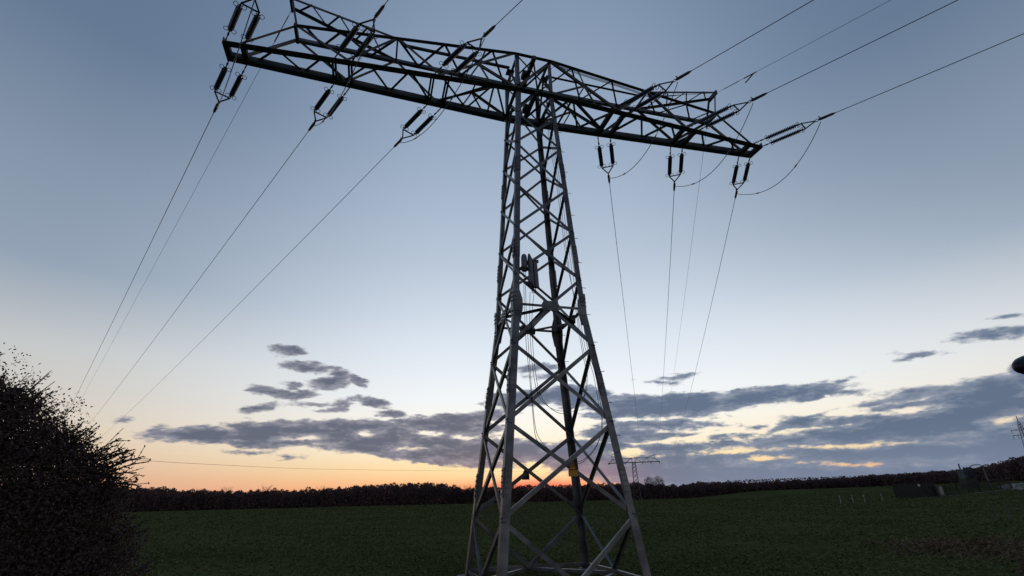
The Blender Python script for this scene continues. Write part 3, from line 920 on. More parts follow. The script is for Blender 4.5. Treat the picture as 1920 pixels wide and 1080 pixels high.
def insulator_mesh():
    mb = MB()
    prof = [(0.0, 0.025), (0.02, 0.045), (0.10, 0.045), (0.12, 0.038)]
    n = 17
    L_ = S_INS1 - S_INS0 - 0.24
    for i in range(n):
        y = 0.12 + L_ * i / n
        prof += [(y, 0.040), (y + 0.012, 0.083), (y + 0.024, 0.085), (y + 0.040, 0.042)]
    y = S_INS1 - S_INS0
    prof += [(y - 0.12, 0.028), (y - 0.10, 0.035), (y - 0.02, 0.035), (y, 0.02)]
    mb.lathe((0, 0, 0), (0, 1, 0), prof, 12)
    return mb


def build_string(face):
    root = empty('insulator_string')
    for s in (-1, 1):
        x = s * 0.235
        ins = insulator_mesh().build('insulator', GLAZE, root, False)
        ins.location = (x, S_INS0, 0)
        for y in (0.02, S_INS1 - S_INS0 - 0.02):
            for q in (-1, 1):
                mb = MB()
                d = 1 if y < 0.5 else -1
                mb.torus((q * 0.108, y + d * 0.03, 0), (0, face, 0.75), 0.058, 0.009, 16, 5)
                mb.tube([(q * 0.02, y, 0), (q * 0.06, y + d * 0.02, 0)], 0.012, 5)
                mb.build('arcing_ring', IRON, ins)
        # attachment link of shackle, eye and turnbuckle
        mb = MB()
        mb.tube([(x, -0.06, 0), (x, 0.14, 0)], 0.022, 6)
        mb.torus((x, 0.18, 0), (1, 0, 0), 0.04, 0.013, 10, 5)
        mb.tube([(x, 0.21, 0), (x, 0.36, 0)], 0.017, 6)
        mb.tube([(x, 0.30, 0), (x, 0.40, 0)], 0.03, 6)
        mb.tube([(x, 0.38, 0), (x, 0.52, 0)], 0.016, 6)
        mb.build('attachment_link', IRON, root)
    mb = MB()   # triangular yoke of flat bars
    A, B, C = Vector((-0.235, 1.80, 0)), Vector((0.235, 1.80, 0)), Vector((0, 2.22, 0))
    for p, q in ((A, B), (A, C), (B, C)):
        mb.bar(p, q, 0.045, 0.022)
    for p in (A, B):
        mb.tube([p - Vector((0, 0.10, 0)), p + Vector((0, 0.03, 0))], 0.02, 6)
    mb.build('yoke', IRON, root)
    mb = MB()   # dead-end clamp
    mb.torus((0, 2.27, 0), (1, 0, 0), 0.05, 0.014, 10, 5)
    mb.tube([(0, 2.31, 0), (0, 2.36, 0), (0, 2.50, 0), (0, 2.78, 0), (0, 2.90, 0)], [0.022, 0.05, 0.052, 0.046, 0.013], 8)
    mb.tube([(0, 2.42, -0.01), (0, 2.36, -0.09), (0, 2.33, -0.14)], [0.024, 0.022, 0.016], 6)
    mb.build('dead_end_clamp', IRON, root)
    return root


def copy_tree(o, parent=None):
    c = o.copy()
    COL.objects.link(c)
    if parent is not None:
        c.parent = parent
    for ch in list(o.children):
        copy_tree(ch, c)
    return c


FT = Vector((95.8, 168.2, gz(95.8, 168.2) - 1.0))      # foot of the far tower
FYAW = R(-31)


def ft_world(x, y, z):
    return FT + Vector((math.cos(FYAW) * x - math.sin(FYAW) * y, math.sin(FYAW) * x + math.cos(FYAW) * y, z))


def sag_curve(p, q, sag):
    """function of t in 0..1 from p to q with a parabola hanging sag below the chord"""
    return lambda t: p.lerp(q, t) - Vector((0, 0, 4 * sag * t * (1 - t)))


def run(az, length, drop_end, sag):
    return Vector((math.sin(R(az)) * length, math.cos(R(az)) * length, drop_end)), sag


PROTOS = {1: build_string(-0.7), -1: build_string(0.6)}
first = {1: True, -1: True}
G_STR = 'double insulator strings on the crossarm'
G_WIRE = 'conductors of the power line'
where = {3.3: 'innermost', 6.45: 'middle', 9.61: 'outermost'}
CLAMPS = {}
for s in (-1, 1):
    for x in (3.3, 6.45, 9.61):
        for sy in (-1, 1):
            p = chord(s * x, sy) + Vector((0, sy * 0.03, 0.0))
            if sy < 0:
                L_, sag = 220.0, 5.6
                q = p + Vector((math.sin(R(154)) * L_, math.cos(R(154)) * L_, 0))
            elif s > 0:
                q = ft_world(x, -0.9, 14.2)
                sag = 4.35
            else:
                L_ = 190.0
                q = p + Vector((math.sin(R(-27.05)) * L_, math.cos(R(-27.05)) * L_, 0))
                sag = 1.75
            cv = sag_curve(p, q, sag)
            span = (q - p).length
            d = (cv(2.85 / span) - p).normalized()
            o = PROTOS[sy] if first[sy] else copy_tree(PROTOS[sy])
            first[sy] = False
            ex = Vector((1, 0, 0))
            if sy > 0:
                ex = -ex
            ex = (ex - d * ex.dot(d)).normalized()
            ez = ex.cross(d)
            mw = Matrix((ex, d, ez)).transposed().to_4x4()
            mw.translation = p
            o.matrix_world = mw
            side = 'left' if s < 0 else 'right'
            if sy < 0:
                lab = {(-1): 'blue-grey double insulator string rising above the %s arm, %s of the three up there',
                       (1): 'blue-grey double insulator string reaching up-right from the %s arm, %s of three'}[s] % (side, where[x])
            else:
                lab = 'blue-grey double insulator string hanging below the %s arm, %s of the three below it' % (side, where[x])
            tag(o, lab, 'insulator', G_STR)
            CLAMPS[(s, x, sy)] = (cv(2.36 / span) - Vector((0, 0, 0.12)), d)
            # the conductor itself
            ts = [2.80 / span + (1 - 2.80 / span) * (k / 70) ** 1.5 for k in range(71)]
            mb = MB()
            mb.tube([cv(t) for t in ts], 0.0125, 6)
            c = mb.build('power_line', CABLE, None, True)
            if sy < 0:
                lab = 'dark conductor leaving the %s arm upwards past the camera, %s of its three' % (side, where[x])
            elif s > 0:
                lab = 'dark conductor descending from the right arm towards the small far tower, %s of its three' % where[x]
            else:
                lab = 'dark conductor slanting down from the left arm to behind the bush, %s of its three' % where[x]
            tag(c, lab, 'power line', G_WIRE)

# jumper cables under the arm, from clamp to clamp
for (s, x), sag in {(1, 3.3): 1.0, (1, 6.45): 1.0, (1, 9.61): 1.0, (-1, 3.3): 1.0, (-1, 6.45): 1.0, (-1, 9.61): 1.0}.items():
    a, da = CLAMPS[(s, x, 1)]
    b, db = CLAMPS[(s, x, -1)]
    cv = sag_curve(a, b, sag)
    mb = MB()
    pts = [cv(k / 36) for k in range(37)]
    mb.tube(pts, 0.0135, 6)
    for k in (8, 24):
        mb.tube([pts[k], pts[k + 1]], [0.026, 0.026], 6)
    j = mb.build('jumper_cable', CABLE, None, True)
    side = 'left' if s < 0 else 'right'
    tag(j, 'slack jumper cable looping below the %s arm between the %s pair of strings' % (side, where[x]), 'cable', 'jumper cables under the crossarm')

# earth wires on the horns
for s, az_, lab in ((1, None, 'thin earth wire falling from the right horn towards the small far tower'), (1, 154, 'thin earth wire rising from the right horn to the upper right'),
                    (-1, -27.05, 'thin earth wire falling from the left horn to behind the bush')):
    sy = -1 if az_ == 154 else 1
    p = Vector((s * (HX + 0.05), sy * 0.27, ZH - 0.08))
    if az_ is None:
        q = ft_world(HX, 0, 16.8)
        sag = 3.4
    elif az_ == 154:
        q = p + Vector((math.sin(R(154)) * 220, math.cos(R(154)) * 220, 0))
        sag = 5.0
    else:
        q = p + Vector((math.sin(R(az_)) * 190, math.cos(R(az_)) * 190, 0))
        sag = 1.5
    cv = sag_curve(p, q, sag)
    span = (q - p).length
    mb = MB()
    mb.tube([cv((k / 60) ** 1.5) for k in range(61)], 0.0075, 6)
    mb.tube([cv(0.25 / span), cv(0.9 / span)], 0.016, 6)
    mb.tube([cv(1.1 / span), cv(1.6 / span)], 0.024, 6)
    if sy < 0:          # vibration damper and loose bonding tail
        mb.tube([cv(1.5 / span), cv(1.1 / span) - Vector((0, 0, 0.25))], 0.026, 6)
    w = mb.build('earth_wire', CABLE, None, True)
    tag(w, lab, 'earth wire', 'thin earth wires on the horns')

# ---------------------------------------------------------------- things hung on the tower
def polyline_smooth(pts, k=4):
    P = [Vector(q) for q in pts]
    out = []
    for i in range(len(P) - 1):
        p0, p1, p2, p3 = P[max(i - 1, 0)], P[i], P[i + 1], P[min(i + 2, len(P) - 1)]
        for j in range(k):
            t = j / k
            out.append(0.5 * ((2 * p1) + (p2 - p0) * t + (2 * p0 - 5 * p1 + 4 * p2 - p3) * t * t + (3 * p1 - p0 - 3 * p2 + p3) * t ** 3))
    return out + [P[-1]]


flabs = ['black cable from the splice canister in the wider low loop, left strand', 'black cable from the splice canister in the wider low loop, right strand',
         'black cable from the grey half-shell box in the upper loop, left strand', 'black cable from the grey half-shell box in the upper loop, right strand']
for pts, lab in zip(FIBRE, flabs):
    i = flabs.index(lab)
    pts = [Vector(q) for q in pts]
    pts += [Vector((0.55, -0.45, 15.3)), Vector((0.75, -0.72, 16.1))] + [top(x, -1) + Vector((0, 0.02, -0.12 - 0.035 * i - 0.02 * (k_ % 2))) for k_, x in enumerate((1.4, 2.3, 3.2, 4.1, 5.0))] + [Vector((6.8, -0.25, 16.75)), Vector((8.2, -0.2, ZH - 0.12))]
    mb = MB()
    mb.tube(polyline_smooth(pts), 0.0075, 5)
    o = mb.build('fibre_cable', RUBBER, None, True)
    tag(o, lab, 'cable', 'cables running down inside the tower')

can = empty('splice_canister', CANB)
tag(can, 'grey dome-topped splice canister fixed to the tower front above the waist', 'canister')
mb = MB()
mb.lathe((0, -0.06, 0.08), (0, 0, 1), [(0, 0.085), (0.02, 0.088), (0.30, 0.086), (0.36, 0.078), (0.41, 0.055), (0.43, 0.02)], 16)
mb.build('dome', PLASTIC, can, True)
mb = MB()
mb.lathe((0, -0.06, -0.03), (0, 0, 1), [(0, 0.07), (0.01, 0.08), (0.09, 0.105), (0.12, 0.105), (0.125, 0.08)], 16)
mb.bar((-0.13, 0.0, 0.05), (0.13, 0.0, 0.05), 0.05, 0.05)
mb.build('base', IRON, can)
pan = empty('equipment_box', PANB)
tag(pan, 'tall grey half-shell cable box strapped to the tower bracing beside the canister', 'box')
mb = MB()
for k, (dx, w) in enumerate(((-0.075, 0.065), (0.055, 0.075))):
    mb.prism([Vector((dx - w, -0.10, 0.06 + 0.16 * (k == 0))), Vector((dx - w * .6, -0.17, 0.06 + 0.16 * (k == 0))), Vector((dx + w * .6, -0.17, 0.06)), Vector((dx + w, -0.10, 0.06)), Vector((dx + w, -0.03, 0.06)), Vector((dx - w, -0.03, 0.06))], (-0.03, 0, 0.86 - 0.1 * k))
mb.build('shell', PLASTIC, pan)
mb = MB()
mb.bar((-0.22, 0.0, 0.86), (0.16, -0.02, 0.92), 0.10, 0.07)
mb.bar((-0.22, -0.03, 0.18), (0.02, -0.05, 0.26), 0.10, 0.10)
mb.build('bracket', IRON, pan)
mb = MB()
for k in range(3):
    mb.tube([(-0.1 + 0.06 * k, -0.1, 0.12), (-0.08 + 0.05 * k, -0.08, -0.12)], 0.012, 5)
mb.build('cable_tail', RUBBER, pan)


def warning_sign(c, out, rot, lab):
    root = empty('warning_sign', c)
    tag(root, lab, 'sign', 'warning signs on the tower')
    out = Vector(out)
    u = Vector((0, 0, 1)).cross(out).normalized()
    v = Vector((0, 0, 1))
    P = lambda x, z, d=0.0: u * (x * 0.72) + v * (z * 0.72) + out * (0.05 + d)
    mb = MB()
    mb.prism([P(-0.15, -0.19), P(0.15, -0.19), P(0.15, 0.0), P(0.02, 0.25), P(-0.02, 0.25), P(-0.15, 0.0)], out * 0.006)
    mb.build('plate', SIGNY, root)
    mb = MB()
    mb.prism([P(-0.155, -0.195, -0.006), P(0.155, -0.195, -0.006), P(0.155, 0.0, -0.006), P(0.02, 0.255, -0.006), P(-0.02, 0.255, -0.006), P(-0.155, 0.0, -0.006)], out * 0.004)
    mb.build('back_sheet', STEEL_DARK, root)
    mb = MB()

    def strip(a, b, w):
        a, b = P(*a, 0.008), P(*b, 0.008)
        mb.bar(a, b, w, 0.003, out)
    strip((-0.125, 0.012), (0.125, 0.012), 0.02)
    strip((-0.125, 0.012), (0.0, 0.225), 0.018)
    strip((0.125, 0.012), (0.0, 0.225), 0.018)
    mb.prism([P(0.012, 0.165, 0.008), P(-0.03, 0.10, 0.008), P(0.0, 0.10, 0.008), P(-0.012, 0.042, 0.008), P(0.032, 0.118, 0.008), P(0.004, 0.118, 0.008)], out * 0.003)
    strip((-0.13, -0.03), (0.13, -0.03), 0.006)
    mb.build('warning_symbol', SIGNK, root)
    mb = MB()
    mb.bar(P(-0.14, -0.06, -0.02), P(0.14, -0.06, -0.02), 0.05, 0.03, out)
    mb.bar(P(-0.05, 0.04, -0.02), P(0.05, 0.04, -0.02), 0.05, 0.03, out)
    mb.build('bracket', IRON, root)
    return root


warning_sign(Vector(SIGN) + Vector((0, -0.03, 0)), (0, -1, 0), 0, 'yellow warning sign with lightning triangle on the tower front facing the camera')
warning_sign(Vector(SIGN2) + Vector((0, 0.03, 0)), (0, 1, 0), 0, 'warning sign on the tower rear seen dark from its back')


# ---------------------------------------------------------------- the far tower of the same line
def build_far_tower():
    root = empty('transmission_tower', FT)
    root.rotation_euler = (0, 0, FYAW)
    tag(root, 'small distant lattice tower with flat crossarm behind the right leg, standing before the wood', 'pylon', 'lattice towers carrying the power lines')
    mb = None
    for sx in (-1, 1):
        for sy in (-1, 1):
            mb = MB()
            mb.angle(corner(sx, sy, 0) - Vector((0, 0, 0.3)), corner(sx, sy, ZW), (-sx, 0, 0), (0, -sy, 0), 0.2)
            mb.angle(corner(sx, sy, ZW), corner(sx, sy, ZC), (-sx, 0, 0), (0, -sy, 0), 0.18)
            mb.angle(corner(sx, sy, ZC), corner(sx, sy, ZT), (-sx, 0, 0), (0, -sy, 0), 0.15)
            mb.build('leg', STEEL_DARK, root)
    for nm, (ca, cb, out) in FACES.items():
        mb = MB()
        zs = [0.2] + LEV_LO + LEV_UP + [ZC]
        for i, (z0, z1) in enumerate(zip(zs[:-1], zs[1:])):
            mb.bar(corner(*ca, z0), corner(*cb, z1), 0.11, 0.05, out)
            mb.bar(corner(*cb, z0), corner(*ca, z1), 0.11, 0.05, out)
        mb.build('lattice', STEEL_DARK, root)
    for sy in (-1, 1):
        mb = MB()
        for x0, x1 in ((-LA, -BX), (-BX, BX), (BX, LA)):
            mb.bar(chord(x0, sy) + Vector((0, 0, .1)), chord(x1, sy) + Vector((0, 0, .1)), 0.2, 0.26)
        mb.build('bottom_chord', STEEL_DARK, root)
        mb = MB()
        for x0, x1 in ((-(LA - .35), -PX), (-PX, -BX), (-BX, BX), (BX, PX), (PX, LA - .35)):
            mb.bar(top(x0, sy), top(x1, sy), 0.12, 0.15)
        mb.build('top_chord', STEEL_DARK, root)
        mb = MB()
        for s in (-1, 1):
            for p, q in ((top(s * BX, sy), chord(s * 3.3, sy)), (chord(s * 3.3, sy), top(s * 4.8, sy)), (top(s * 4.8, sy), chord(s * 6.3, sy)), (chord(s * 6.3, sy), top(s * PX, sy))):
                mb.bar(p, q, 0.1, 0.1)
        mb.build('lacing_bar', STEEL_DARK, root)
    for s in (-1, 1):
        mb = MB()
        for sy in (-1, 1):
            t_ = Vector((s * HX, sy * HY, ZH))
            mb.bar(t_, top(s * 4.8, sy), 0.12, 0.12)
            mb.bar(t_, top(s * PX, sy), 0.11, 0.11)
        mb.build('earth_wire_horn', STEEL_DARK, root)
    for s in (-1, 1):
        for x in (3.3, 6.45, 9.6):
            for sy in (-1, 1):
                mb = MB()
                mb.lathe(chord(s * x, sy), (0, sy, -0.18), [(0, 0.04), (0.4, 0.05), (0.5, 0.16), (1.7, 0.16), (1.8, 0.05), (2.4, 0.06)], 8)
                mb.build('insulator', IRON, root)
    return root


build_far_tower()


def build_tall_pylon():
    """tall three-level lattice pylon far off, only its left arms reach into view"""
    base = Vector((PYLON[0] + 2, PYLON[1], gz(PYLON[0], PYLON[1]) - 1))
    root = empty('lattice_pylon', base)
    root.rotation_euler = (0, 0, R(-20))
    tag(root, 'tall faint lattice pylon with two arm levels at the right edge, far off', 'pylon', 'lattice towers carrying the power lines')
    Hh = PYLON_TOP[2] - base.z
    za, zb = ARMA[2] - base.z, ARMB[2] - base.z
    hw = lambda z: 3.2 * (1 - z / (Hh + 6))
    for sx in (-1, 1):
        for sy in (-1, 1):
            mb = MB()
            mb.bar((sx * hw(0), sy * hw(0), 0), (sx * 0.35, sy * 0.35, Hh * 0.92), 0.22, 0.22)
            mb.build('leg', STEEL_DARK, root)
    mb = MB()
    z = 0.5
    while z < Hh * 0.88:
        z1 = z + max(1.6, hw(z) * 1.6)
        for sy in (-1, 1):
            mb.bar((-hw(z), sy * hw(z), z), (hw(z1), sy * hw(z1), z1), 0.12, 0.12)
            mb.bar((hw(z), sy * hw(z), z), (-hw(z1), sy * hw(z1), z1), 0.12, 0.12)
            mb.bar((sy * hw(z), -hw(z), z), (sy * hw(z1), hw(z1), z1), 0.12, 0.12)
        z = z1
    mb.build('lattice', STEEL_DARK, root)
    mb = MB()
    mb.bar((0, 0, Hh * 0.9), (0, 0, Hh), 0.3, 0.3, (1, 0, 0))
    mb.build('peak', STEEL_DARK, root)
    for zz, l in ((za, 6.5), (zb, 6.8)):
        for s in (-1, 1):
            mb = MB()
            mb.bar((0, 0.3, zz + 1.0), (s * l, 0, zz), 0.2, 0.2)
            mb.bar((0, -0.3, zz), (s * l, 0, zz - 0.05), 0.2, 0.2)
            mb.bar((s * l * .5, -0.15, zz), (s * l * .5, 0.15, zz + 0.5), 0.12, 0.12)
            mb.build('arm', STEEL_DARK, root)
            for k in ((1.0, 0.55) if zz == zb else (1.0,)):
                mb = MB()
                mb.lathe((s * l * k, 0, zz), (0, 0, -1), [(0, 0.06), (0.3, 0.12), (2.2, 0.12), (2.4, 0.05)], 8)
                mb.build('insulator', IRON, root)


build_tall_pylon()

mb = MB()
fp = [Vector(q) for q in FARLINE]
mb.tube(polyline_smooth(fp, 8), 0.05, 5)
o = mb.build('power_line', CABLE, None, True)
tag(o, 'thin lone wire crossing the orange sky low above the far wood', 'power line', G_WIRE)

# ---------------------------------------------------------------- woods
WP = np.array(WOOD)


def wood_line(nrow, back, spacing, lo, hi, sel):
    pass


def tree_quads(h, w, nq, q, bare=0.4):
    """twig and leaf clump quads for one far crown standing at the origin"""
    n = nq
    th = RNG.uniform(0, 2 * math.pi, n)
    zz = RNG.beta(1.5, 1.2, n)
    prof = np.sin(np.pi * np.clip(0.12 + 0.88 * zz, 0, 1)) ** 0.55
    rad = w * prof * RNG.uniform(0.25, 1, n) ** 0.6 * (0.8 + 0.25 * np.sin(3 * th + RNG.uniform(0, 6)))
    C = np.stack([rad * np.cos(th), rad * np.sin(th), h * (0.06 + 0.94 * zz)], 1)
    out = np.stack([np.cos(th) * 0.5, np.sin(th) * 0.5, np.full(n, 0.9)], 1)
    return leaves(C, q * RNG.uniform(0.7, 2.0, n), q * RNG.uniform(0.25, 0.7, n), 0, out * 1.2)


VAR = [tree_quads(1.0, RNG.uniform(0.34, 0.5), 330, 0.075) for _ in range(11)]


def wood(name, pts, lab, spacing=2.4):
    Q = []
    seg = np.hypot(*np.diff(pts[:, :2], axis=0).T)
    s = np.concatenate([[0], np.cumsum(seg)])
    for row, (bk, hs) in enumerate(((0, 0.80), (7, 0.95), (16, 1.0), (26, 0.97))):
        t = 0.0
        while t < s[-1]:
            x, y = np.interp(t, s, pts[:, 0]), np.interp(t, s, pts[:, 1])
            tz = np.interp(t, s, pts[:, 2])
            dv = np.array([x - CAM.x, y - CAM.y])
            dd = np.hypot(*dv)
            dv /= dd
            j = RNG.normal(size=2) * 1.3
            X, Y = x + dv[0] * bk + j[0], y + dv[1] * bk + j[1]
            g = gz(X, Y)
            # keep the skyline where it is seen while rows step back
            ztop = CAM.z + (tz - CAM.z) * (dd + bk) / dd
            h = max(2.5, (ztop - g) * hs * (1 + 0.045 * RNG.normal()))
            if RNG.uniform() < 0.06:
                h *= 1.08
            v = VAR[RNG.integers(len(VAR))].copy()
            a = RNG.uniform(0, 6.28)
            ca, sa = math.cos(a), math.sin(a)
            wv = max(h, 7.5) * RNG.uniform(0.75, 1.15)
            vx = (v[..., 0] * ca - v[..., 1] * sa) * wv
            vy = (v[..., 0] * sa + v[..., 1] * ca) * wv
            Q.append(np.stack([vx + X, vy + Y, v[..., 2] * h + g], -1))
            t += spacing * RNG.uniform(0.6, 1.4)
    # the dense inside of the wood behind the first trees
    n = int(s[-1] * 170)
    t = RNG.uniform(0, s[-1], n)
    x, y, tz = (np.interp(t, s, pts[:, c_]) for c_ in range(3))
    d = np.stack([x - CAM.x, y - CAM.y], 1)
    dd = np.linalg.norm(d, axis=1)
    d /= dd[:, None]
    bk = RNG.uniform(-1, 30, n)
    X, Y = x + d[:, 0] * bk, y + d[:, 1] * bk
    g = ground_z(X, Y)
    ht = CAM.z + (tz - CAM.z) * (dd + bk) / dd - g
    bump = 0.84 + 0.07 * np.sin(t * 0.55) * np.sin(t * 0.21 + 1) + 0.05 * np.sin(t * 1.7)
    C = np.stack([X, Y, g + ht * bump * RNG.uniform(0, 1, n) ** 0.8], 1)
    Q.append(leaves(C, RNG.uniform(0.6, 1.7, n), RNG.uniform(0.4, 1.0, n), 0, np.array([0, 0, 0.8])))
    # scrub along the foot
    n = int(s[-1] * 50)
    t = RNG.uniform(0, s[-1], n)
    x, y = np.interp(t, s, pts[:, 0]), np.interp(t, s, pts[:, 1])
    d = np.stack([x - CAM.x, y - CAM.y], 1)
    d /= np.linalg.norm(d, axis=1, keepdims=True)
    bk = RNG.uniform(-2.5, 14, n)
    X, Y = x + d[:, 0] * bk, y + d[:, 1] * bk
    C = np.stack([X, Y, ground_z(X, Y) + RNG.uniform(0, 1, n) ** 1.4 * 5.5], 1)
    Q.append(leaves(C, RNG.uniform(0.5, 1.5, n), RNG.uniform(0.3, 0.8, n), 0, np.array([0, 0, 0.6])))
    o = quad_mesh(name, np.concatenate(Q), WOODM)
    tag(o, lab, 'woodland', kind='stuff')


k = 31
wood('woodland', WP[:22], 'dark bare autumn wood along the horizon left of and behind the tower')
wood('woodland', WP[21:], 'dark autumn wood rising along the horizon on the right', 2.1)

elabs = ['tiny bare tree poking above the wood beyond the bush', 'small bare twiggy tree above the left wood, second from the bush', 'wide-spread bare tree standing clear above the left wood',
         'thin bare tree on the dip of the left wood', 'broad bare tree at the hump of the wood left of the tower', 'small bare tree in the gap just left of the tower',
         'short twiggy tree beside the left rear leg of the tower', 'bare tree seen between the two left legs of the tower', 'bare treetop against the red glow inside the tower',
         'rounded pale bare tree right of the far tower, left of a pair', 'rounded pale bare tree right of the far tower, right of a pair']
for i, ((x, y, tz), lab) in enumerate(zip(EMERGENT, elabs)):
    g = gz(x, y)
    h = tz - g
    root = empty('bare_tree', (x, y, g))
    tag(root, lab, 'tree', 'bare trees rising above the wood')
    rnd = i >= 9
    wd = h * (0.26 if rnd else 0.30)
    mb = MB()
    mb.tube([(0, 0, -0.2), (0.1, 0, h * 0.4), (0.0, 0.1, h * 0.8)], [0.22, 0.15, 0.05], 6)
    random.seed(i)
    for q in range(16):
        a = random.uniform(0, 6.28)
        z0 = h * random.uniform(0.3, 0.7)
        l = wd * random.uniform(0.7, 1.2)
        mid = Vector((math.cos(a) * l * 0.55, math.sin(a) * l * 0.55, z0 + l * 0.5))
        tip = Vector((math.cos(a) * l, math.sin(a) * l, min(z0 + l * 1.1, h * 0.99)))
        mb.tube([(0, 0, z0), mid, tip], [0.09, 0.06, 0.03], 4)
    mb.build('trunk', BARK, root)
    n = 1100 if rnd else 420
    d = RNG.normal(size=(n, 3))
    d /= np.linalg.norm(d, axis=1, keepdims=True)
    rr = RNG.uniform(0.15, 1, n) ** (0.45 if rnd else 0.7)
    C = d * rr[:, None] * np.array([wd, wd, h * (0.30 if rnd else 0.36)]) + np.array([0, 0, h * (0.68 if rnd else 0.62)])
    crown = quad_mesh('crown', leaves(C, RNG.uniform(0.4, 1.3, n), RNG.uniform(0.05, 0.12, n), 0, d * 1.2 + np.array([0, 0, 0.7])), WOODB, root)


# ---------------------------------------------------------------- the bush on the left
def build_bush(name, clumps, sprays, lab, per, foot):
    root = empty(name, (foot[0], foot[1], gz(*foot)))
    tag(root, lab, 'bush', 'bushes at the left edge')
    o0 = np.array(root.location)
    Q = []
    mb = MB()
    for cx, cy, cz, r in clumps:
        if cz - r * 0.6 < 0.1:
            cz = max(cz, 0.35)
        r *= 0.92
        cz -= 0.14 if cx > -9.75 else 0.36
        n = int(per * r ** 1.8)
        d = RNG.normal(size=(n, 3))
        d /= np.linalg.norm(d, axis=1, keepdims=True)
        lump = 1 + 0.20 * np.sin(d[:, 0] * 5 + cx) * np.sin(d[:, 2] * 6 + cz) + 0.16 * np.sin(d[:, 1] * 11)
        rr = r * lump * RNG.uniform(0.2, 1.12, n) ** 0.42
        C = np.array([cx, cy, cz]) + d * rr[:, None] - o0
        C = C[C[:, 2] > 0.02]
        Q.append(leaves(C, RNG.uniform(0.032, 0.066, len(C)), RNG.uniform(0.016, 0.036, len(C)), 0))
        # limb into the clump and thin twigs out of it
        base = Vector((random.uniform(-.3, .3), random.uniform(-.3, .3), 0))
        c = Vector((cx, cy, cz)) - Vector(o0)
        mb.tube([base, base.lerp(c, 0.5) + Vector((0, 0, 0.25)), c], [0.045, 0.028, 0.014], 5)
        for q in range(int(30 * r + 8)):
            dv = Vector(RNG.normal(size=3)).normalized()
            dv.z = abs(dv.z) * 0.9 + 0.15
            l = min(r * random.uniform(0.85, 1.3), r * 0.95 + 0.16)
            e = c + dv * l
            if e.z < 0:
                continue
            mb.tube([c, c + dv * l * 0.6, e + Vector((0, 0, 0.03))], [0.011, 0.008, 0.006], 4)
            k_ = random.randint(5, 11)
            tt = RNG.uniform(0.55, 1.03, k_)
            P = np.array(c)[None] + np.array(dv)[None] * l * tt[:, None] + RNG.normal(size=(k_, 3)) * 0.018
            Q.append(leaves(P, RNG.uniform(0.04, 0.075, k_), RNG.uniform(0.018, 0.036, k_), 0))
    for a, b in sprays:
        dz = Vector((0, 0, 0.08 if a[0] > -9.75 else 0.3))
        a, b = Vector(a) - Vector(o0) - dz, Vector(b) - Vector(o0) - dz
        for q in range(3):
            bb = b + Vector(RNG.normal(size=3)) * (0.10 if q else 0.0)
            aa = a + Vector(RNG.normal(size=3)) * 0.06
            l = (bb - aa).length
            md = aa.lerp(bb, 0.5) + Vector((0, 0, 0.10 * l))
            pts = [aa.lerp(md, t / 4).lerp(md.lerp(bb, t / 4), t / 4) for t in range(5)]
            mb.tube(pts, [0.013, 0.013, 0.012, 0.010, 0.009], 4)
            for w in range(4):
                t = random.uniform(0.3, 0.95)
                s0 = aa.lerp(md, t).lerp(md.lerp(bb, t), t)
                e0 = s0 + (bb - aa).normalized() * random.uniform(.06, .2) + Vector(RNG.normal(size=3)) * 0.08
                mb.tube([s0, e0], [0.006, 0.004], 4)
                P = np.array([list(s0.lerp(e0, random.uniform(.3, 1.05))) for _ in range(4)])
                Q.append(leaves(P, RNG.uniform(0.035, 0.065, 4), RNG.uniform(0.016, 0.032, 4), 0))
            k_ = int(8 + l * 14)
            tt = RNG.uniform(0.15, 1.0, k_)
            P = np.array([list(aa.lerp(md, t).lerp(md.lerp(bb, t), t)) for t in tt]) + RNG.normal(size=(k_, 3)) * 0.022
            Q.append(leaves(P, RNG.uniform(0.035, 0.07, k_), RNG.uniform(0.016, 0.034, k_), 0))
    mb.build('branches', BARK, root)
    quad_mesh('foliage', np.concatenate(Q), LEAFBUSH, root)


tall, low = [], []
for c in BUSH:
    (tall if (c[0] < -9.75) else low).append(c)
st = [q for q in SPRAY if q[0][0] < -9.75]
sl_ = [q for q in SPRAY if q[0][0] >= -9.75]
build_bush('leafy_bush', tall, [], 'tall dark leafy bush rising at the left edge of the field', 6400, (-10.6, -2.9))
build_bush('leafy_bush', low, sl_, 'lower bush with loose arching twigs beside the tall dark bush', 5800, (-9.35, -2.6))

# ---------------------------------------------------------------- compound on the right
def upright(x, y, h, r, material, name, lab, cat, group=None, capz=0.0):
    root = empty(name, (x, y, gz(x, y)))
    tag(root, lab, cat, group)
    mb = MB()
    mb.tube([(0, 0, -0.3), (0, 0, h * 0.9), (0.02, 0, h)], [r, r * 0.92, r * 0.5], 8)
    mb.build('shaft', material, root)
    mb = MB()
    mb.tube([(0, 0, h * 0.60), (0, 0, h * 0.68)], [r * 1.25, r * 1.25], 8)
    mb.build('band', STEEL_DARK, root)
    return root


sl4 = ['pale marker stake in the field, leftmost of the row of four', 'pale marker stake in the field, second of the row of four',
       'pale marker stake in the field, third of the row of four', 'pale marker stake in the field, rightmost of the row of four, nearest the dark fence']
for p, lab in zip((STAKE0, STAKE1, STAKE2, STAKE3), sl4):
    upright(p[0], p[1], 1.15, 0.06, STAKEM, 'marker_stake', lab, 'stake', 'pale marker stakes in the field')
for p, lab, h in ((POST0, 'thin dark post in the field near the right edge, the taller left one', 1.15), (POST1, 'thin dark post in the field near the right edge, the right one', 1.05)):
    upright(p[0], p[1], h, 0.035, STEEL_DARK, 'fence_post', lab, 'post', 'thin dark posts near the right edge')

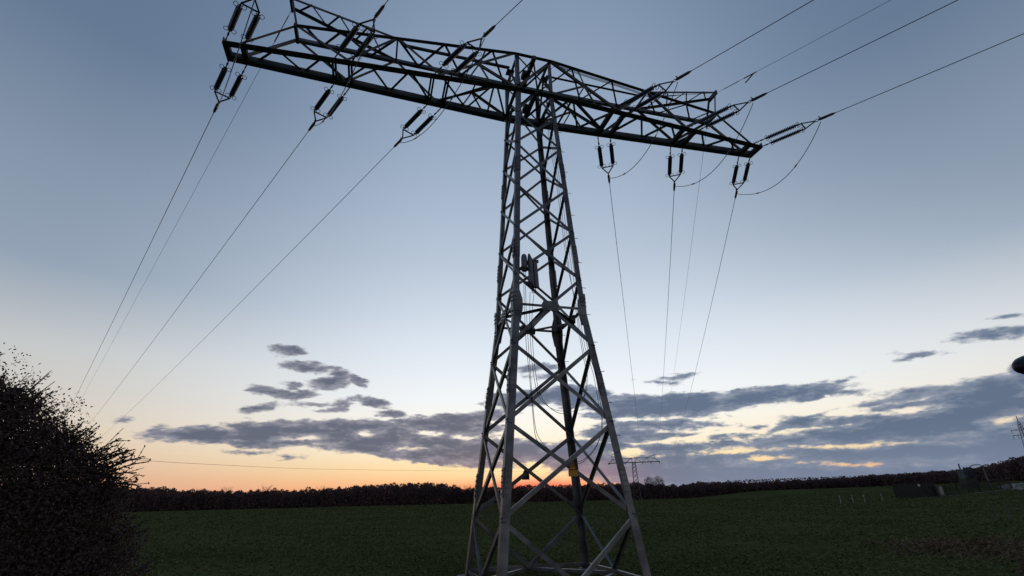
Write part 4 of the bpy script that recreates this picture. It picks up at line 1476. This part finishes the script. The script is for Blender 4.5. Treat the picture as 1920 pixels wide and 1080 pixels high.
# solid dark gate panel
A, B = Vector((*FENCE0[:2], gz(*FENCE0[:2]))), Vector((*FENCE1[:2], gz(*FENCE1[:2])))
root = empty('board_fence', A)
tag(root, 'dark boarded fence panel with a small pale notice, before the wood at right', 'fence')
D = B - A
e = D.normalized()
nrm = Vector((e.y, -e.x, 0)).normalized()
mb = MB()
kk = 34
for i in range(kk):
    p = D * (i + 0.5) / kk
    hh = 2.6 + 0.03 * math.sin(i * 2.1)
    mb.box(p + Vector((0, 0, hh / 2 + 0.05)), e * (D.length / kk * 0.46), nrm * 0.02, Vector((0, 0, hh / 2)))
mb.build('boards', FENCEM, root)
for t in (0.0, 0.33, 0.66, 1.0):
    mb = MB()
    mb.bar(D * t - nrm * 0.08 + Vector((0, 0, -0.3)), D * t - nrm * 0.08 + Vector((0, 0, 3.0 if t == 1.0 else 2.8)), 0.14, 0.14, e)
    mb.build('post', FENCEM, root)
mb = MB()
mb.box(D * 0.63 + nrm * 0.04 + Vector((0, 0, 2.25)), e * 0.22, nrm * 0.01, Vector((0, 0, 0.22)))
mb.build('notice', WHITEM, root)

p = Vector((106.9, 65.9, gz(106.9, 65.9)))
root = empty('meter_cabinet', p)
tag(root, 'pale upright meter cabinet between the boarded fence and the mesh fence', 'cabinet')
mb = MB()
mb.box((0, 0, 1.0), e * 0.42, nrm * 0.25, (0, 0, 1.0))
mb.build('body', CONCR, root)
mb = MB()
mb.box((0, 0, 2.06), e * 0.48, nrm * 0.31, (0, 0, 0.05))
mb.build('cap', CONCR, root)
mb = MB()
mb.box(nrm * 0.26 + Vector((0, 0, 1.1)), e * 0.33, nrm * 0.012, (0, 0, 0.7))
mb.build('door', STAKEM, root)

# chain link fence with posts
A, B = Vector((*KERB0[:2], 0)) + Vector((0.3, 0.95, 0)), Vector((*KERB1[:2], 0)) + Vector((0.3, 0.95, 0))
root = empty('mesh_fence', (A.x, A.y, gz(A.x, A.y)))
tag(root, 'dark wire mesh fence with posts behind the pale concrete strip', 'fence')
o0 = Vector(root.location)
NP = 8
pp = []
for i in range(NP):
    q = A.lerp(B, i / (NP - 1))
    pp.append(Vector((q.x, q.y, gz(q.x, q.y))) - o0)
for i, q in enumerate(pp):
    mb = MB()
    mb.bar(q - Vector((0, 0, .3)), q + Vector((0, 0, 2.05)), 0.13, 0.13, (1, 0, 0))
    mb.build('post', FENCEM, root)
for i, (q0, q1) in enumerate(zip(pp[:-1], pp[1:])):
    mb = MB()
    for z in (0.08, 1.0, 1.95):
        mb.bar(q0 + Vector((0, 0, z)), q1 + Vector((0, 0, z)), 0.04, 0.04)
    k = 22
    for j in range(k):
        t = (j + 0.5) / k
        c = q0.lerp(q1, t)
        mb.bar(c + Vector((0, 0, .08)), c + Vector((0, 0, 1.95)), 0.035, 0.02, (1, 0, 0))
    mb.build('mesh_panel', FENCEM, root)

# curved arm lamp post
c = Vector((LAMPPOST[0], LAMPPOST[1], gz(*LAMPPOST[:2])))
root = empty('street_lamp', c)
tag(root, 'grey lamp post with a curved arm above the mesh fence', 'lamp post')
tz_ = LAMPPOST_TOP[2] - c.z
ex_ = Vector((-0.95, 0.25, 0)).normalized()
mb = MB()
mb.tube([(0, 0, -0.3), (0, 0, 1.0), (0, 0, tz_ - 0.6)], [0.13, 0.11, 0.08], 8)
mb.build('pole', STEEL, root)
mb = MB()
mb.tube([Vector((0, 0, tz_ - 0.7)), Vector((0, 0, tz_ - 0.25)) + ex_ * 0.1, Vector((0, 0, tz_ + 0.02)) + ex_ * 0.55, Vector((0, 0, tz_ + 0.05)) + ex_ * 1.5, Vector((0, 0, tz_ - 0.1)) + ex_ * 2.3, Vector((0, 0, tz_ - 0.4)) + ex_ * 2.75], 0.085, 8)
mb.build('curved_arm', STEEL_DARK, root)
mb = MB()
mb.lathe(Vector((0, 0, tz_ - 0.38)) + ex_ * 2.72, ex_ + Vector((0, 0, -0.5)), [(0, 0.06), (0.1, 0.14), (0.5, 0.17), (0.7, 0.05)], 10)
mb.build('lamp_head', STEEL_DARK, root)

# transformer with bushings
c = Vector((TRAFO[0] + 1.2, TRAFO[1], gz(*TRAFO[:2])))
root = empty('transformer', c)
tag(root, 'blue-grey transformer tank with an insulator on top rising over the mesh fence', 'transformer')
tt = TRAFO_TOP[2] - c.z
mb = MB()
mb.box((0, 0, 1.1), (1.1, -0.35, 0), (0.35, 1.1, 0), (0, 0, 1.0))
mb.build('plinth', FENCEM, root)
mb = MB()
mb.box((0, 0, 3.0), (0.95, -0.30, 0), (0.3, 0.9, 0), (0, 0, 0.9))
mb.box((0, 0, 3.95), (1.02, -0.32, 0), (0.33, 1.0, 0), (0, 0, 0.06))
mb.build('tank', BLUEM, root)
for k in range(9):
    mb = MB()
    mb.box(Vector((-0.76, 0.24, 2.9)) + Vector((0.95, -0.30, 0)) * (k / 4.0) * 0.8 - Vector((0.35, 1.1, 0)) * 1.0, (0.03, -0.01, 0), (0.06, 0.2, 0), (0, 0, 0.75))
    mb.build('cooling_fin', BLUEM, root)
for k, hh in ((-1.0, tt), (0.1, tt - 0.9), (1.0, tt - 1.0)):
    mb = MB()
    pr = [(0, 0.16)]
    n_ = 7
    L_ = max(hh - 4.0, 0.6)
    for i in range(n_):
        y = L_ * (0.1 + 0.75 * i / n_)
        pr += [(y, 0.12), (y + 0.03, 0.24), (y + 0.06, 0.12)]
    pr += [(L_ * 0.9, 0.14), (L_, 0.04)]
    mb.lathe(Vector((0.95, -0.3, 0)) * k * 0.8 + Vector((0, 0, 4.0)), (0, 0, 1), pr, 10)
    mb.build('bushing', BLUEM, root)

# lamp head reaching in from the right, close to the camera
tip, mid = Vector(LAMP_TIP) + Vector((0.06, 0, -0.01)), Vector(LAMP_MID)
foot = Vector((13.1, -4.9, 0))
root = empty('street_lamp', foot)
tag(root, 'black rounded lamp head poking in at the right edge of the sky', 'lamp post')
dx = (mid - tip).normalized()
mb = MB()
pts, rad = [], []
for t, r_ in ((0, 0.03), (0.02, 0.085), (0.06, 0.125), (0.14, 0.165), (0.28, 0.21), (0.5, 0.24), (0.75, 0.22), (0.95, 0.12), (1.1, 0.07)):
    pts.append(tip - foot + dx * t)
    rad.append(r_)
mb.tube(pts, rad, 16)
mb.build('lamp_head', LAMPM, root, True)
mb = MB()
mb.tube([(0, 0, -0.3), (0, 0, 2.5), (0, 0, 4.2), tip - foot + dx * 1.6 + Vector((0.15, 0, 0.0)), tip - foot + dx * 1.05], [0.085, 0.075, 0.06, 0.05, 0.045], 10)
mb.build('pole', LAMPM, root, True)
